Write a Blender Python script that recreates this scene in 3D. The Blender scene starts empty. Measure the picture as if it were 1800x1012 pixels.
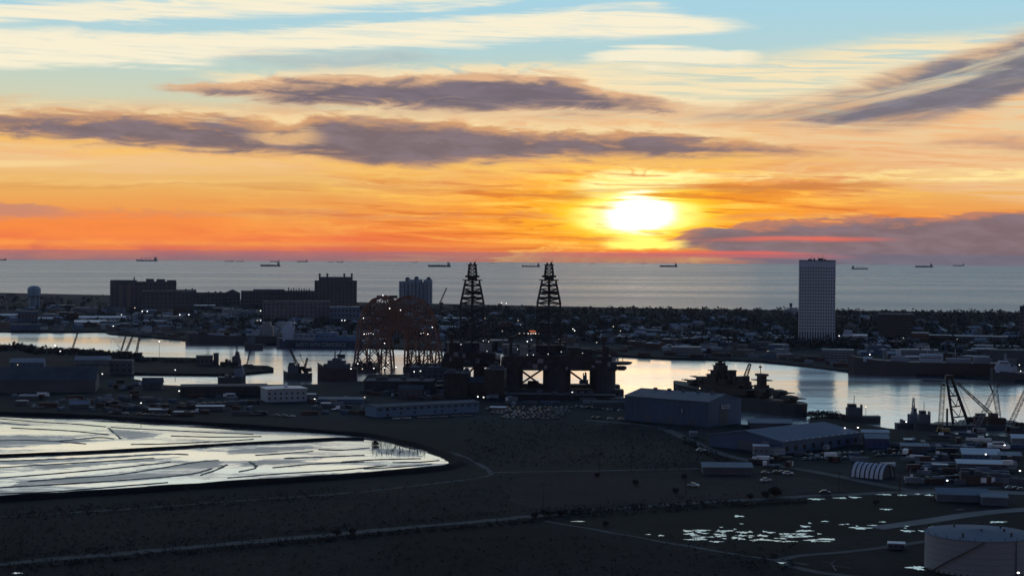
import bpy, bmesh, math, random
from mathutils import Vector, Matrix, geometry
random.seed(7)
SC = bpy.context.scene
COL = SC.collection
R_ = math.radians

# ------------------------------------------------------------------ camera
H = 115.0                      # flying height in metres
FPX = 3000.0                   # focal length in photograph pixels (1800 wide)
cam_d = bpy.data.cameras.new('camera')
cam = bpy.data.objects.new('camera', cam_d)
COL.objects.link(cam)
cam_d.sensor_width = 36.0
cam_d.lens = 36.0 * FPX / 1800.0
cam_d.clip_start = 1.0
cam_d.clip_end = 200000.0
CROT = Matrix.Rotation(R_(90 - 1.18), 4, 'X') @ Matrix.Rotation(R_(0.334), 4, 'Z')
cam.matrix_world = Matrix.Translation((0, 0, H)) @ CROT
SC.camera = cam
SC.render.resolution_x, SC.render.resolution_y = 1024, 575
C3 = CROT.to_3x3()

def ray(px, py):
    return C3 @ Vector(((px - 900) / FPX, -(py - 506) / FPX, -1.0))
def P(px, py, z=2.0):
    "point of the level z that the photograph shows there"
    d = ray(px, py); t = (z - H) / d.z
    return Vector((d.x * t, d.y * t, z))
def D(px, py, y):
    "point at the distance y"
    d = ray(px, py); t = y / d.y
    return Vector((d.x * t, y, H + d.z * t))
def hor(px): return 444.2 + (px - 900) * 0.00583   # the level line of the lens

# ------------------------------------------------------------------ view
SC.render.engine = 'CYCLES'
vs = SC.view_settings
vs.view_transform = 'Standard'; vs.look = 'None'; vs.exposure = 0.0; vs.gamma = 1.0
vs.use_curve_mapping = False
SC.cycles.max_bounces = 4
SC.cycles.diffuse_bounces = 1
SC.cycles.glossy_bounces = 2
SC.cycles.volume_bounces = 0
SC.cycles.use_denoising = True

# ------------------------------------------------------------------ sun
SUN_PX, SUN_PY = 1122, 376
SUN_AZ = math.atan((SUN_PX - 900) / FPX)
SUN_EL = math.atan((hor(SUN_PX) - SUN_PY) / FPX)
sun_d = bpy.data.lights.new('sun', 'SUN')
sun_d.energy = 0.02
sun_d.angle = R_(8.0)
sun_d.color = (1.0, 0.55, 0.25)
sun = bpy.data.objects.new('sun', sun_d); COL.objects.link(sun)
sdir = Vector((math.sin(SUN_AZ) * math.cos(SUN_EL), math.cos(SUN_AZ) * math.cos(SUN_EL), math.sin(SUN_EL)))
sun.rotation_euler = sdir.to_track_quat('Z', 'Y').to_euler()
sun.location = (0, 0, 400)

# ------------------------------------------------------------------ world: sunrise sky with cloud banks
W = bpy.data.worlds.new('World'); SC.world = W; W.use_nodes = True
nt = W.node_tree; nt.nodes.clear()
def s2l(c):
    return tuple(((v / 255) / 12.92 if v / 255 <= .04045 else ((v / 255 + .055) / 1.055) ** 2.4) for v in c)
def node(t, **kw):
    n = nt.nodes.new(t)
    for k, v in kw.items(): setattr(n, k, v)
    return n
def put(sock, v):
    if isinstance(v, bpy.types.NodeSocket): nt.links.new(v, sock)
    else: sock.default_value = v
def M(op, *a, clamp=False):
    n = node('ShaderNodeMath', operation=op, use_clamp=clamp)
    for i, v in enumerate(a): put(n.inputs[i], v)
    return n.outputs[0]
def SS(x, lo, hi, a=0.0, b=1.0):
    n = node('ShaderNodeMapRange', interpolation_type='SMOOTHSTEP')
    for i, v in enumerate((x, lo, hi, a, b)): put(n.inputs[i], v)
    return n.outputs[0]
def MIX(f, a, b, mode='MIX'):
    n = node('ShaderNodeMix', data_type='RGBA', blend_type=mode, clamp_factor=True)
    put(n.inputs[0], f)
    for i, v in ((6, a), (7, b)):
        if isinstance(v, tuple): v = (*v, 1.0) if len(v) == 3 else v
        put(n.inputs[i], v)
    return n.outputs[2]
def RAMP(x, stops, interp='LINEAR'):
    n = node('ShaderNodeValToRGB'); r = n.color_ramp; r.interpolation = interp
    while len(r.elements) > 1: r.elements.remove(r.elements[-1])
    stops = sorted(stops, key=lambda s: s[0])
    for i, (p, c) in enumerate(stops):
        e = r.elements[0] if i == 0 else r.elements.new(p)
        e.position = p; e.color = (*c, 1.0) if len(c) == 3 else c
    put(n.inputs[0], x)
    return n
def NOISE(v, scale, detail=5, rough=.55, dist=0.0):
    n = node('ShaderNodeTexNoise', noise_dimensions='2D'); put(n.inputs['Vector'], v)
    n.inputs['Scale'].default_value = scale; n.inputs['Detail'].default_value = detail
    n.inputs['Roughness'].default_value = rough; n.inputs['Distortion'].default_value = dist
    return n.outputs['Fac']
def XYZ(x, y, z=0.0):
    n = node('ShaderNodeCombineXYZ')
    for i, v in enumerate((x, y, z)): put(n.inputs[i], v)
    return n.outputs[0]

tc = node('ShaderNodeTexCoord')
sp = node('ShaderNodeSeparateXYZ'); nt.links.new(tc.outputs['Generated'], sp.inputs[0])
dx, dy, dz = sp.outputs
AZ = M('MULTIPLY', M('ARCTAN2', dx, dy), 180 / math.pi)        # degrees from the middle of the view
EL = M('MULTIPLY', M('ARCSINE', dz), 180 / math.pi)            # degrees above level
K = 180 / math.pi / FPX                                        # degrees in a photograph pixel
def azd(px): return math.degrees(math.atan((px - 900) / FPX))
def eld(px, py): return math.degrees(math.atan((hor(px) - py) / FPX))

streakv = XYZ(M('ADD', M('MULTIPLY', AZ, .16), 31.0), M('MULTIPLY', EL, 1.25))
st1 = NOISE(streakv, 1.1, 4, .6, .6)                           # long streaks
fine = NOISE(XYZ(M('ADD', M('MULTIPLY', AZ, .30), 57.0), M('MULTIPLY', EL, 2.0)), 1.5, 6, .62, .5)   # cloud edges
puff = NOISE(XYZ(M('ADD', M('MULTIPLY', AZ, .42), 83.0), M('ADD', M('MULTIPLY', EL, 1.7), M('MULTIPLY', AZ, .10))), 1.5, 5, .58, .3)
hair = NOISE(XYZ(M('ADD', M('MULTIPLY', AZ, .22), 12.0), M('ADD', M('MULTIPLY', EL, 4.6), M('MULTIPLY', AZ, .12))), 1.3, 5, .6, .45)
fan = NOISE(XYZ(M('ADD', M('MULTIPLY', AZ, .16), 5.0), M('MULTIPLY', M('SUBTRACT', EL, M('MULTIPLY', AZ, .2)), 2.0)), 1.0, 5, .58, .25)
fc = M('SUBTRACT', fine, .5); sc_ = M('SUBTRACT', st1, .5); pc = M('SUBTRACT', puff, .5); hc = M('SUBTRACT', hair, .5)
ELW = M('ADD', EL, M('ADD', M('MULTIPLY', fc, .62), M('MULTIPLY', pc, .30)))     # frayed height for cloud edges
ELS = M('ADD', EL, M('ADD', M('MULTIPLY', sc_, .8), M('MULTIPLY', hc, .35)))     # smeared height for veils

ELC = M('ADD', EL, M('ADD', M('MULTIPLY', sc_, .75), M('MULTIPLY', hc, .5)))     # drawn-out cirrus
# clear sky by height
def epos(e): return (math.sqrt(max(e, -1.2) + 1.2)) / math.sqrt(91.2)
Epos = M('DIVIDE', M('SQRT', M('MAXIMUM', M('ADD', M('ADD', EL, M('MULTIPLY', sc_, .35)), 1.2), 0.0)), math.sqrt(91.2))
grad = [(-40, (150, 105, 105)), (-14, (168, 112, 108)), (2, (208, 108, 92)), (14, (236, 112, 76)), (32, (242, 126, 70)), (60, (242, 150, 74)),
        (105, (237, 176, 98)), (155, (238, 196, 130)), (205, (228, 205, 158)), (255, (212, 210, 180)), (305, (194, 211, 198)),
        (355, (180, 211, 214)), (435, (168, 211, 227)), (560, (172, 212, 230)), (800, (176, 213, 231))]
stops = [(epos(p * K), s2l(c)) for p, c in grad] + [(epos(21), s2l((150, 198, 228))), (epos(32), s2l((74, 122, 180))), (epos(50), s2l((38, 74, 134))), (1.0, s2l((30, 60, 118)))]
clear = RAMP(Epos, stops).outputs[0]
# the far half of the sky, away from the sunrise, is dusk blue
away = M('ABSOLUTE', M('SUBTRACT', AZ, math.degrees(SUN_AZ)))
backc = RAMP(M('DIVIDE', M('MAXIMUM', EL, 0.0), 90.0), [(0, s2l((70, 90, 118))), (.12, s2l((76, 100, 134))), (.3, s2l((58, 90, 138))), (1, s2l((32, 64, 118)))]).outputs[0]
clear = MIX(SS(away, 40.0, 115.0), clear, backc)
# physical sky for the upper air
sky = node('ShaderNodeTexSky', sky_type='NISHITA', sun_disc=False)
sky.sun_elevation = SUN_EL; sky.sun_rotation = SUN_AZ; sky.altitude = H
sky.air_density = 1.0; sky.dust_density = 1.5; sky.ozone_density = 1.5
nish = MIX(1.0, sky.outputs[0], (.10, .10, .10), 'MULTIPLY')
clear = MIX(SS(EL, 14.0, 50.0, 0.0, .45), clear, nish)

# glow of the sun through the cloud
gx = M('SUBTRACT', AZ, math.degrees(SUN_AZ))
gy = M('SUBTRACT', M('ADD', EL, M('ADD', M('MULTIPLY', sc_, .7), M('ADD', M('MULTIPLY', hc, .75), M('MULTIPLY', fc, .45)))), math.degrees(SUN_EL))
def rad(ax, ay, ox=0.0, oy=0.0):
    a = M('DIVIDE', M('SUBTRACT', gx, ox), ax); b = M('DIVIDE', M('SUBTRACT', gy, oy), ay)
    return M('SQRT', M('ADD', M('MULTIPLY', a, a), M('MULTIPLY', b, b)))
def over(base, col, fac): return MIX(fac, base, col)
g_wide = rad(11.5, 3.1)
c = over(clear, s2l((255, 150, 42)), SS(g_wide, 1.0, .12, 0.0, .85))
g_mid = rad(6.6, 2.0, -.2, .2)
c = over(c, (1.08, .47, .022), SS(g_mid, 1.1, .15, 0.0, .97))

BANDS = []
def band(pts, soft_up, soft_lo, src=None, op=1.0, frag=None):
    "mask between an upper and a lower edge given along the view: pts = (px, upper py, lower py)"
    st = []
    for px, up, lo in pts:
        u = (azd(px) + 60) / 120
        st.append((u, ((eld(px, up) + 2) / 22, (eld(px, lo) + 2) / 22, max(0.0, min(1.0, (lo - up - 3) / 7)))))
    r = RAMP(M('DIVIDE', M('ADD', AZ, 60.0), 120.0), st)
    s = node('ShaderNodeSeparateColor'); nt.links.new(r.outputs[0], s.inputs[0])
    up = M('SUBTRACT', M('MULTIPLY', s.outputs[0], 22.0), 2.0)
    lo = M('SUBTRACT', M('MULTIPLY', s.outputs[1], 22.0), 2.0)
    e = src or ELW
    du = M('SUBTRACT', up, e); dl = M('SUBTRACT', e, lo)
    m = M('MULTIPLY', SS(du, -soft_up * .6, soft_up * .5), SS(dl, -soft_lo * .6, soft_lo * .5))
    m = M('MULTIPLY', m, s.outputs[2])
    return m, du, dl

CREAM = s2l((250, 240, 212)); CREAM2 = s2l((246, 224, 178))
# pale upper clouds
m, du, dl = band([(-2200, 60, 110), (-300, 45, 75), (0, 28, 60), (200, 18, 50), (300, 4, 42), (500, -12, 30), (700, -22, 16), (850, -34, 2), (1100, -60, -40), (2600, -120, -90)], .3, .35, ELC)
c = over(c, CREAM, M('MULTIPLY', m, SS(hair, .3, .55, .6, .97)))
m, du, dl = band([(-2200, 120, 180), (-300, 90, 140), (0, 74, 132), (130, 72, 128), (280, 68, 122), (450, 62, 104), (600, 50, 88), (760, 34, 76), (900, 32, 70), (1050, 20, 66), (1150, 18, 64), (1250, 34, 58), (1345, 47, 47)], .28, .4, ELC)
c = over(c, CREAM, M('MULTIPLY', m, SS(hair, .28, .52, .62, .98)))
m, du, dl = band([(1005, 106, 108), (1060, 92, 114), (1150, 86, 121), (1250, 91, 121), (1315, 98, 116), (1340, 106, 108)], .2, .25, ELC)
c = over(c, CREAM, M('MULTIPLY', m, .95))
m, du, dl = band([(-100, 268, 280), (600, 268, 285), (960, 120, 225), (1060, 118, 240), (1200, 122, 250), (1310, 112, 235), (1420, 100, 250), (1560, 84, 300), (1700, 76, 330), (1800, 66, 340), (2600, 40, 330)], .6, 1.0, ELC)
c = over(c, s2l((250, 230, 188)), M('MULTIPLY', m, SS(hair, .34, .58, .2, .95)))
m, du, dl = band([(1250, 200, 300), (1400, 190, 322), (1600, 180, 330), (1800, 160, 340), (2600, 140, 340)], .8, .8, ELS)
c = over(c, s2l((240, 186, 132)), M('MULTIPLY', m, SS(hair, .34, .58, .3, .95)))
# unseen cirrus added above the view, whitened to brighten the water's reflection
m = M('MULTIPLY', M('MULTIPLY', SS(EL, 8.2, 10.5), SS(EL, 38.0, 18.0)), SS(away, 95.0, 40.0))
m = M('MULTIPLY', m, SS(AZ, 12.0, -4.0, .12, 1.0))
c = over(c, s2l((226, 234, 236)), M('MULTIPLY', m, M('MULTIPLY', SS(st1, .30, .50), SS(hair, .25, .6, .6, .95))))
# thin bright lines low on the open side
m, du, dl = band([(-900, 300, 312), (0, 289, 300), (100, 288, 297), (195, 287, 291)], .1, .12, EL)
c = over(c, s2l((250, 214, 150)), M('MULTIPLY', m, .8))
m, du, dl = band([(150, 326, 328), (300, 320, 328), (460, 326, 330)], .1, .1, EL)
c = over(c, s2l((246, 196, 122)), M('MULTIPLY', m, .6))
# orange bank low on the open side
m, du, dl = band([(-900, 380, 440), (-100, 364, 440), (100, 370, 440), (280, 376, 436), (420, 384, 432), (540, 410, 428), (640, 425, 427)], .3, .9, ELW)
c = over(c, s2l((250, 142, 70)), M('MULTIPLY', m, SS(fine, .3, .6, .3, .9)))
m, du, dl = band([(-900, 372, 390), (-100, 360, 388), (60, 361, 384), (150, 372, 378)], .12, .3, ELW)
c = over(c, s2l((196, 138, 118)), M('MULTIPLY', m, .8))

# sun disc behind the veil, with the bright gaps round it
g_sun = rad(2.5, .88, -.05, -.02)
c = over(c, (1.25, .86, .05), SS(g_sun, 1.35, .5, 0.0, 1.0))
c = over(c, (1.35, 1.3, .42), SS(g_sun, 1.02, .4, 0.0, 1.0))
m, du, dl = band([(985, 326, 330), (1040, 306, 340), (1120, 298, 336), (1200, 300, 328), (1260, 306, 314)], .3, .35, ELW)
c = over(c, (1.15, 1.05, .42), M('MULTIPLY', m, .92))
m, du, dl = band([(1075, 430, 434), (1110, 421, 437), (1150, 420, 434), (1190, 429, 434)], .2, .2, EL)
c = over(c, (1.3, 1.0, .16), m)
g_core = rad(1.22, .62, .05, .03)
c = over(c, (1.9, 2.0, 2.1), SS(g_core, 1.2, .35, 0.0, 1.0))
c = over(c, (8.0, 5.6, 4.6), SS(g_core, .5, .0, 0.0, 1.0))
# bright and thin darker wisps drawn across the glow
w = M('MULTIPLY', SS(hair, .47, .33), SS(rad(12.5, 3.0), 1.0, .3))
c = over(c, (1.12, .70, .11), M('MULTIPLY', M('MULTIPLY', w, SS(g_core, .8, 1.4)), .55))
w = M('MULTIPLY', SS(hair, .53, .66), SS(rad(17.0, 3.4), 1.0, .35))
w = M('MULTIPLY', w, SS(g_core, .55, 1.2))
c = over(c, s2l((214, 112, 52)), M('MULTIPLY', w, .62))
# rays fanning out of the sun
ray_ = NOISE(XYZ(M('MULTIPLY', gx, .10), M('MULTIPLY', M('DIVIDE', gy, M('ADD', M('ABSOLUTE', gx), 2.2)), 13.0)), 1.0, 4, .6, .2)
rm = M('MULTIPLY', SS(rad(14.0, 3.2, -2.0, .3), 1.0, .4), SS(g_sun, .9, 1.5))
c = over(c, (1.12, .72, .14), M('MULTIPLY', M('MULTIPLY', SS(ray_, .52, .72), rm), .6))
c = over(c, s2l((224, 120, 44)), M('MULTIPLY', M('MULTIPLY', SS(ray_, .48, .3), rm), .5))
m, du, dl = band([(880, 330, 336), (1000, 340, 348), (1120, 333, 340), (1240, 326, 336), (1420, 322, 336), (1540, 326, 334), (1600, 330, 332)], .12, .2, ELS)
c = over(c, s2l((206, 132, 70)), M('MULTIPLY', m, .75))

# mauve cloud banks: warm frayed crest, cool heavy body
def bank(c, pts, su, sl, core, rim, depth, src=None, op=.97, crest=None, under=None, tex=None):
    m, du, dl = band(pts, su, sl, src)
    if tex: m = M('MULTIPLY', m, SS(tex, .30, .62, .35, 1.0))
    thick = SS(M('ADD', du, dl), .2, .5)
    if crest:
        k = M('MULTIPLY', M('MULTIPLY', SS(du, -.5, -.04), SS(dl, -.1, .3)), SS(puff, .36, .52, .1, 1.0))
        c = over(c, crest, M('MULTIPLY', M('MULTIPLY', k, thick), .95))
    if under:
        k = M('MULTIPLY', M('MULTIPLY', SS(dl, -.7, -.05), SS(du, -.1, .2)), SS(st1, .3, .6, .3, 1.0))
        c = over(c, under, M('MULTIPLY', M('MULTIPLY', k, thick), .8))
    body = SS(M('ADD', du, M('MULTIPLY', pc, 1.1)), -.02, depth)
    belly = SS(M('ADD', dl, M('MULTIPLY', fc, .5)), -.2, .35)
    col = MIX(M('MULTIPLY', body, belly), rim, MIX(SS(puff, .35, .7), core, tuple(min(1, v * 1.25) for v in core)))
    return over(c, col, M('MULTIPLY', m, op))
MAUVE = s2l((110, 100, 112))
c = bank(c, [(250, 160, 160), (300, 154, 164), (400, 150, 173), (520, 140, 184), (640, 135, 190), (760, 135, 193), (850, 127, 197), (950, 130, 195), (1015, 142, 194), (1080, 164, 197), (1160, 179, 198), (1260, 192, 194)],
         .2, .3, MAUVE, s2l((224, 178, 138)), .45, crest=s2l((250, 226, 182)))
c = bank(c, [(330, 108, 108), (420, 98, 116), (520, 100, 126), (640, 96, 124), (720, 92, 116), (820, 108, 112)], .5, .5, s2l((150, 168, 176)), s2l((190, 196, 190)), .5, ELS, .6)
c = bank(c, [(-2400, 240, 275), (-300, 212, 250), (0, 210, 244), (150, 205, 255), (270, 203, 264), (330, 208, 268), (450, 216, 272), (520, 219, 275), (545, 203, 280), (650, 205, 292), (740, 213, 296), (850, 223, 286), (960, 231, 278),
             (1050, 236, 277), (1100, 231, 278), (1200, 237, 278), (1300, 251, 274), (1400, 263, 277), (1500, 273, 276)],
         .18, .34, s2l((118, 104, 112)), s2l((208, 156, 116)), .42, crest=s2l((248, 220, 168)), under=s2l((252, 196, 96)))
# a torn, lit gap in the long bank
g_gap = rad(1.55, .5, azd(500) - math.degrees(SUN_AZ), eld(500, 245) - math.degrees(SUN_EL))
c = over(c, s2l((232, 186, 132)), M('MULTIPLY', SS(g_gap, 1.1, .3, 0.0, .85), SS(puff, .36, .62, .15, 1.0)))
c = bank(c, [(1200, 200, 208), (1300, 186, 216), (1420, 172, 226), (1520, 150, 230), (1600, 128, 226), (1680, 104, 214), (1740, 90, 198), (1800, 70, 176), (1900, 50, 130), (2300, -20, 10)], .5, .5, s2l((110, 108, 122)), s2l((214, 178, 146)), .7, ELS, .95, tex=fan)
c = bank(c, [(1150, 432, 434), (1190, 414, 436), (1240, 399, 441), (1330, 394, 470), (1420, 389, 490), (1500, 386, 500), (1650, 381, 500), (1800, 375, 500), (2400, 362, 500)], .1, .3, s2l((120, 106, 114)), s2l((188, 128, 106)), .3, ELW, .96)
m, du, dl = band([(1240, 420, 424), (1330, 416, 424), (1450, 416, 425), (1560, 419, 424), (1600, 421, 423)], .08, .1, EL)
c = over(c, s2l((238, 112, 92)), M('MULTIPLY', m, SS(hair, .3, .5, .4, .95)))
m, du, dl = band([(900, 444, 449), (1100, 442, 452), (1350, 442, 453), (1470, 448, 454), (1540, 452, 453)], .1, .12, EL)
c = over(c, s2l((240, 104, 88)), M('MULTIPLY', m, .8))
c = bank(c, [(1560, 268, 270), (1650, 256, 268), (1750, 250, 270), (1800, 248, 272), (2500, 240, 280)], .3, .4, s2l((150, 124, 122)), s2l((222, 170, 130)), .6, ELS, .8)

m, du, dl = band([(1040, 432, 432), (1075, 425, 436), (1110, 419, 437), (1150, 418, 435), (1185, 425, 435), (1215, 431, 431)], .25, .2, ELW)
c = over(c, (1.5, 1.08, .2), m)
bg = node('ShaderNodeBackground'); bg.inputs['Strength'].default_value = 0.1
nt.links.new(MIX(1.0, c, (10.0, 10.0, 10.0), 'MULTIPLY'), bg.inputs['Color'])
wo = node('ShaderNodeOutputWorld'); nt.links.new(bg.outputs[0], wo.inputs['Surface'])
W.cycles.sampling_method = 'MANUAL'; W.cycles.sample_map_resolution = 1024

# ------------------------------------------------------------------ materials
MATS = {}
def mat(name, col, rough=.75, metal=0.0, var=.25, scale=.15, spec=.4, emit=None, bump=0.0, bscale=1.0):
    "plain surface whose tone wanders a little with dirt and age"
    if name in MATS: return MATS[name]
    m = bpy.data.materials.new(name); m.use_nodes = True
    t = m.node_tree; b = t.nodes['Principled BSDF']
    b.inputs['Roughness'].default_value = rough; b.inputs['Metallic'].default_value = metal
    b.inputs['Specular IOR Level'].default_value = spec
    g = t.nodes.new('ShaderNodeNewGeometry')
    n = t.nodes.new('ShaderNodeTexNoise'); n.inputs['Scale'].default_value = scale; n.inputs['Detail'].default_value = 4
    t.links.new(g.outputs['Position'], n.inputs['Vector'])
    r = t.nodes.new('ShaderNodeValToRGB')
    r.color_ramp.elements[0].position = .3; r.color_ramp.elements[1].position = .7
    r.color_ramp.elements[0].color = (*[v * (1 - var) for v in col], 1); r.color_ramp.elements[1].color = (*[min(1, v * (1 + var)) for v in col], 1)
    t.links.new(n.outputs['Fac'], r.inputs[0]); t.links.new(r.outputs[0], b.inputs['Base Color'])
    if emit:
        b.inputs['Emission Color'].default_value = (*emit[0], 1); b.inputs['Emission Strength'].default_value = emit[1]
    if bump:
        n2 = t.nodes.new('ShaderNodeTexNoise'); n2.inputs['Scale'].default_value = bscale; n2.inputs['Detail'].default_value = 5
        t.links.new(g.outputs['Position'], n2.inputs['Vector'])
        bp = t.nodes.new('ShaderNodeBump'); bp.inputs['Strength'].default_value = bump; bp.inputs['Distance'].default_value = 1.0
        t.links.new(n2.outputs['Fac'], bp.inputs['Height']); t.links.new(bp.outputs[0], b.inputs['Normal'])
    MATS[name] = m
    return m

def tnode(t, typ, **kw):
    n = t.nodes.new(typ)
    for k, v in kw.items():
        if k in n.inputs: n.inputs[k].default_value = v
        else: setattr(n, k, v)
    return n

def water_mat(name, base, rough, ior, waves, streaks=None, metal=0.0):
    "open water: dark body, mirror skin, ripples; waves = [(scale xyz, strength, distance)]"
    m = bpy.data.materials.new(name); m.use_nodes = True; t = m.node_tree; b = t.nodes['Principled BSDF']
    b.inputs['Base Color'].default_value = (*base, 1); b.inputs['Roughness'].default_value = rough; b.inputs['IOR'].default_value = ior; b.inputs['Metallic'].default_value = metal
    g = tnode(t, 'ShaderNodeNewGeometry'); prev = None
    for sc3, strength, dist in waves:
        mp = tnode(t, 'ShaderNodeMapping'); mp.inputs['Scale'].default_value = sc3
        t.links.new(g.outputs['Position'], mp.inputs['Vector'])
        n = tnode(t, 'ShaderNodeTexNoise', Scale=1.0, Detail=3.0, Roughness=.55); t.links.new(mp.outputs[0], n.inputs['Vector'])
        bp = tnode(t, 'ShaderNodeBump', Strength=strength, Distance=dist); t.links.new(n.outputs['Fac'], bp.inputs['Height'])
        if prev: t.links.new(prev.outputs[0], bp.inputs['Normal'])
        prev = bp
    if prev: t.links.new(prev.outputs[0], b.inputs['Normal'])
    if streaks:
        sc3, r0, r1 = streaks
        mp = tnode(t, 'ShaderNodeMapping'); mp.inputs['Scale'].default_value = sc3
        t.links.new(g.outputs['Position'], mp.inputs['Vector'])
        n = tnode(t, 'ShaderNodeTexNoise', Scale=1.0, Detail=4.0); t.links.new(mp.outputs[0], n.inputs['Vector'])
        mr = tnode(t, 'ShaderNodeMapRange'); mr.inputs[1].default_value = .35; mr.inputs[2].default_value = .65
        mr.inputs[3].default_value = r0; mr.inputs[4].default_value = r1
        t.links.new(n.outputs['Fac'], mr.inputs[0]); t.links.new(mr.outputs[0], b.inputs['Roughness'])
    return m

# ------------------------------------------------------------------ mesh helpers
class MB:
    def __init__(s): s.v = []; s.f = []; s.m = []
    def add(s, vs, fs, m=0):
        o = len(s.v); s.v += [tuple(v) for v in vs]; s.f += [tuple(i + o for i in f) for f in fs]; s.m += [m] * len(fs); return s
    def box(s, x0, x1, y0, y1, z0, z1, m=0):
        v = [(x0, y0, z0), (x1, y0, z0), (x1, y1, z0), (x0, y1, z0), (x0, y0, z1), (x1, y0, z1), (x1, y1, z1), (x0, y1, z1)]
        return s.add(v, [(3, 2, 1, 0), (4, 5, 6, 7), (0, 1, 5, 4), (1, 2, 6, 5), (2, 3, 7, 6), (3, 0, 4, 7)], m)
    def bx(s, cx, cy, z0, w, d, h, m=0): return s.box(cx - w / 2, cx + w / 2, cy - d / 2, cy + d / 2, z0, z0 + h, m)
    def bar(s, p, q, r, n=4, r2=None, m=0):
        p = Vector(p); q = Vector(q); a = (q - p)
        if a.length < 1e-6: return s
        a.normalize(); u = a.orthogonal().normalized(); w = a.cross(u); r2 = r if r2 is None else r2
        vs = []
        for c, rr in ((p, r), (q, r2)):
            for i in range(n):
                t = 2 * math.pi * (i + .5) / n
                vs.append(c + (u * math.cos(t) + w * math.sin(t)) * rr)
        fs = [(i, (i + 1) % n, n + (i + 1) % n, n + i) for i in range(n)] + [tuple(range(n - 1, -1, -1)), tuple(range(n, 2 * n))]
        return s.add(vs, fs, m)
    def prism(s, poly, z0, z1, m=0, bottom=True):
        n = len(poly); a = sum(poly[i][0] * poly[(i + 1) % n][1] - poly[(i + 1) % n][0] * poly[i][1] for i in range(n))
        if a < 0: poly = poly[::-1]
        vs = [(x, y, z0) for x, y in poly] + [(x, y, z1) for x, y in poly]
        fs = [(i, (i + 1) % n, n + (i + 1) % n, n + i) for i in range(n)]
        tri = geometry.tessellate_polygon([[Vector((x, y, 0)) for x, y in poly]])
        for t in tri:
            (ax, ay), (bx_, by_), (cx, cy) = (poly[i][:2] for i in t)
            up = (bx_ - ax) * (cy - ay) - (cx - ax) * (by_ - ay) > 0
            tt = tuple(t) if up else tuple(t[::-1])
            fs.append(tuple(i + n for i in tt))
            if bottom: fs.append(tt[::-1])
        return s.add(vs, fs, m)
    def gable(s, x0, x1, y0, y1, z0, z1, axis='x', m=0, ov=.4, th=.25):
        "pitched roof slab whose ridge runs along an axis"
        if axis == 'x':
            c = (y0 + y1) / 2; pr = [(y0 - ov, z0), (c, z1), (y1 + ov, z0), (y1 + ov, z0 + th), (c, z1 + th), (y0 - ov, z0 + th)]
            vs = [(x0 - ov, a, b) for a, b in pr] + [(x1 + ov, a, b) for a, b in pr]
        else:
            c = (x0 + x1) / 2; pr = [(x0 - ov, z0), (c, z1), (x1 + ov, z0), (x1 + ov, z0 + th), (c, z1 + th), (x0 - ov, z0 + th)]
            vs = [(a, y0 - ov, b) for a, b in pr] + [(a, y1 + ov, b) for a, b in pr]
        fs = [(0, 1, 7, 6), (1, 2, 8, 7), (2, 3, 9, 8), (3, 4, 10, 9), (4, 5, 11, 10), (5, 0, 6, 11), (0, 5, 4, 1), (1, 4, 3, 2), (6, 7, 10, 11), (7, 8, 9, 10)]
        return s.add(vs, fs, m)
    def gwall(s, x0, x1, y0, y1, z0, ze, zr, axis='x', m=0):
        "walls with gable ends"
        if axis == 'x':
            c = (y0 + y1) / 2
            pr = [(y0, z0), (y1, z0), (y1, ze), (c, zr), (y0, ze)]; vs = [(x0, a, b) for a, b in pr] + [(x1, a, b) for a, b in pr]
        else:
            c = (x0 + x1) / 2
            pr = [(x0, z0), (x1, z0), (x1, ze), (c, zr), (x0, ze)]; vs = [(a, y0, b) for a, b in pr] + [(a, y1, b) for a, b in pr]
        return s.add(vs, [(0, 1, 2, 3, 4), (9, 8, 7, 6, 5), (0, 5, 6, 1), (1, 6, 7, 2), (2, 7, 8, 3), (3, 8, 9, 4), (4, 9, 5, 0)], m)
    def lathe(s, prof, n=16, cx=0, cy=0, m=0):
        vs = []; k = len(prof)
        for r, z in prof:
            for i in range(n):
                t = 2 * math.pi * i / n; vs.append((cx + r * math.cos(t), cy + r * math.sin(t), z))
        fs = [(j * n + i, j * n + (i + 1) % n, (j + 1) * n + (i + 1) % n, (j + 1) * n + i) for j in range(k - 1) for i in range(n)]
        fs += [tuple(range(n - 1, -1, -1)), tuple(range((k - 1) * n, k * n))]
        return s.add(vs, fs, m)
    def hull(s, secs, m=0):
        "ship hull: secs = (x, half width at keel, half width at deck, z keel, z deck)"
        vs = []
        for x, wk, wd, zk, zd in secs:
            vs += [(x, -wd, zd), (x, -wk, zk), (x, wk, zk), (x, wd, zd)]
        fs = []
        for i in range(len(secs) - 1):
            a = i * 4; b = a + 4
            fs += [(a, a + 1, b + 1, b), (a + 1, a + 2, b + 2, b + 1), (a + 2, a + 3, b + 3, b + 2), (a + 3, a, b, b + 3)]
        e = (len(secs) - 1) * 4
        fs += [(3, 2, 1, 0), (e, e + 1, e + 2, e + 3)]
        return s.add(vs, fs, m)
    def lattice(s, a, b, wa, wb, n, r, m=0, up=None, faces=4, rb=None):
        "square lattice mast from a to b"
        a = Vector(a); b = Vector(b); ax = (b - a).normalized()
        u = ax.cross(up or Vector((0, 1, 0)));  u = (u if u.length > .05 else ax.orthogonal()).normalized(); w = ax.cross(u); rb = rb or r * .6
        ring = []
        for i in range(n + 1):
            t = i / n; c = a.lerp(b, t); h = (wa + (wb - wa) * t) / 2
            ring.append([c + u * h + w * h, c - u * h + w * h, c - u * h - w * h, c + u * h - w * h])
        for k in range(4): s.bar(ring[0][k], ring[-1][k], r, 4, m=m)
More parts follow.
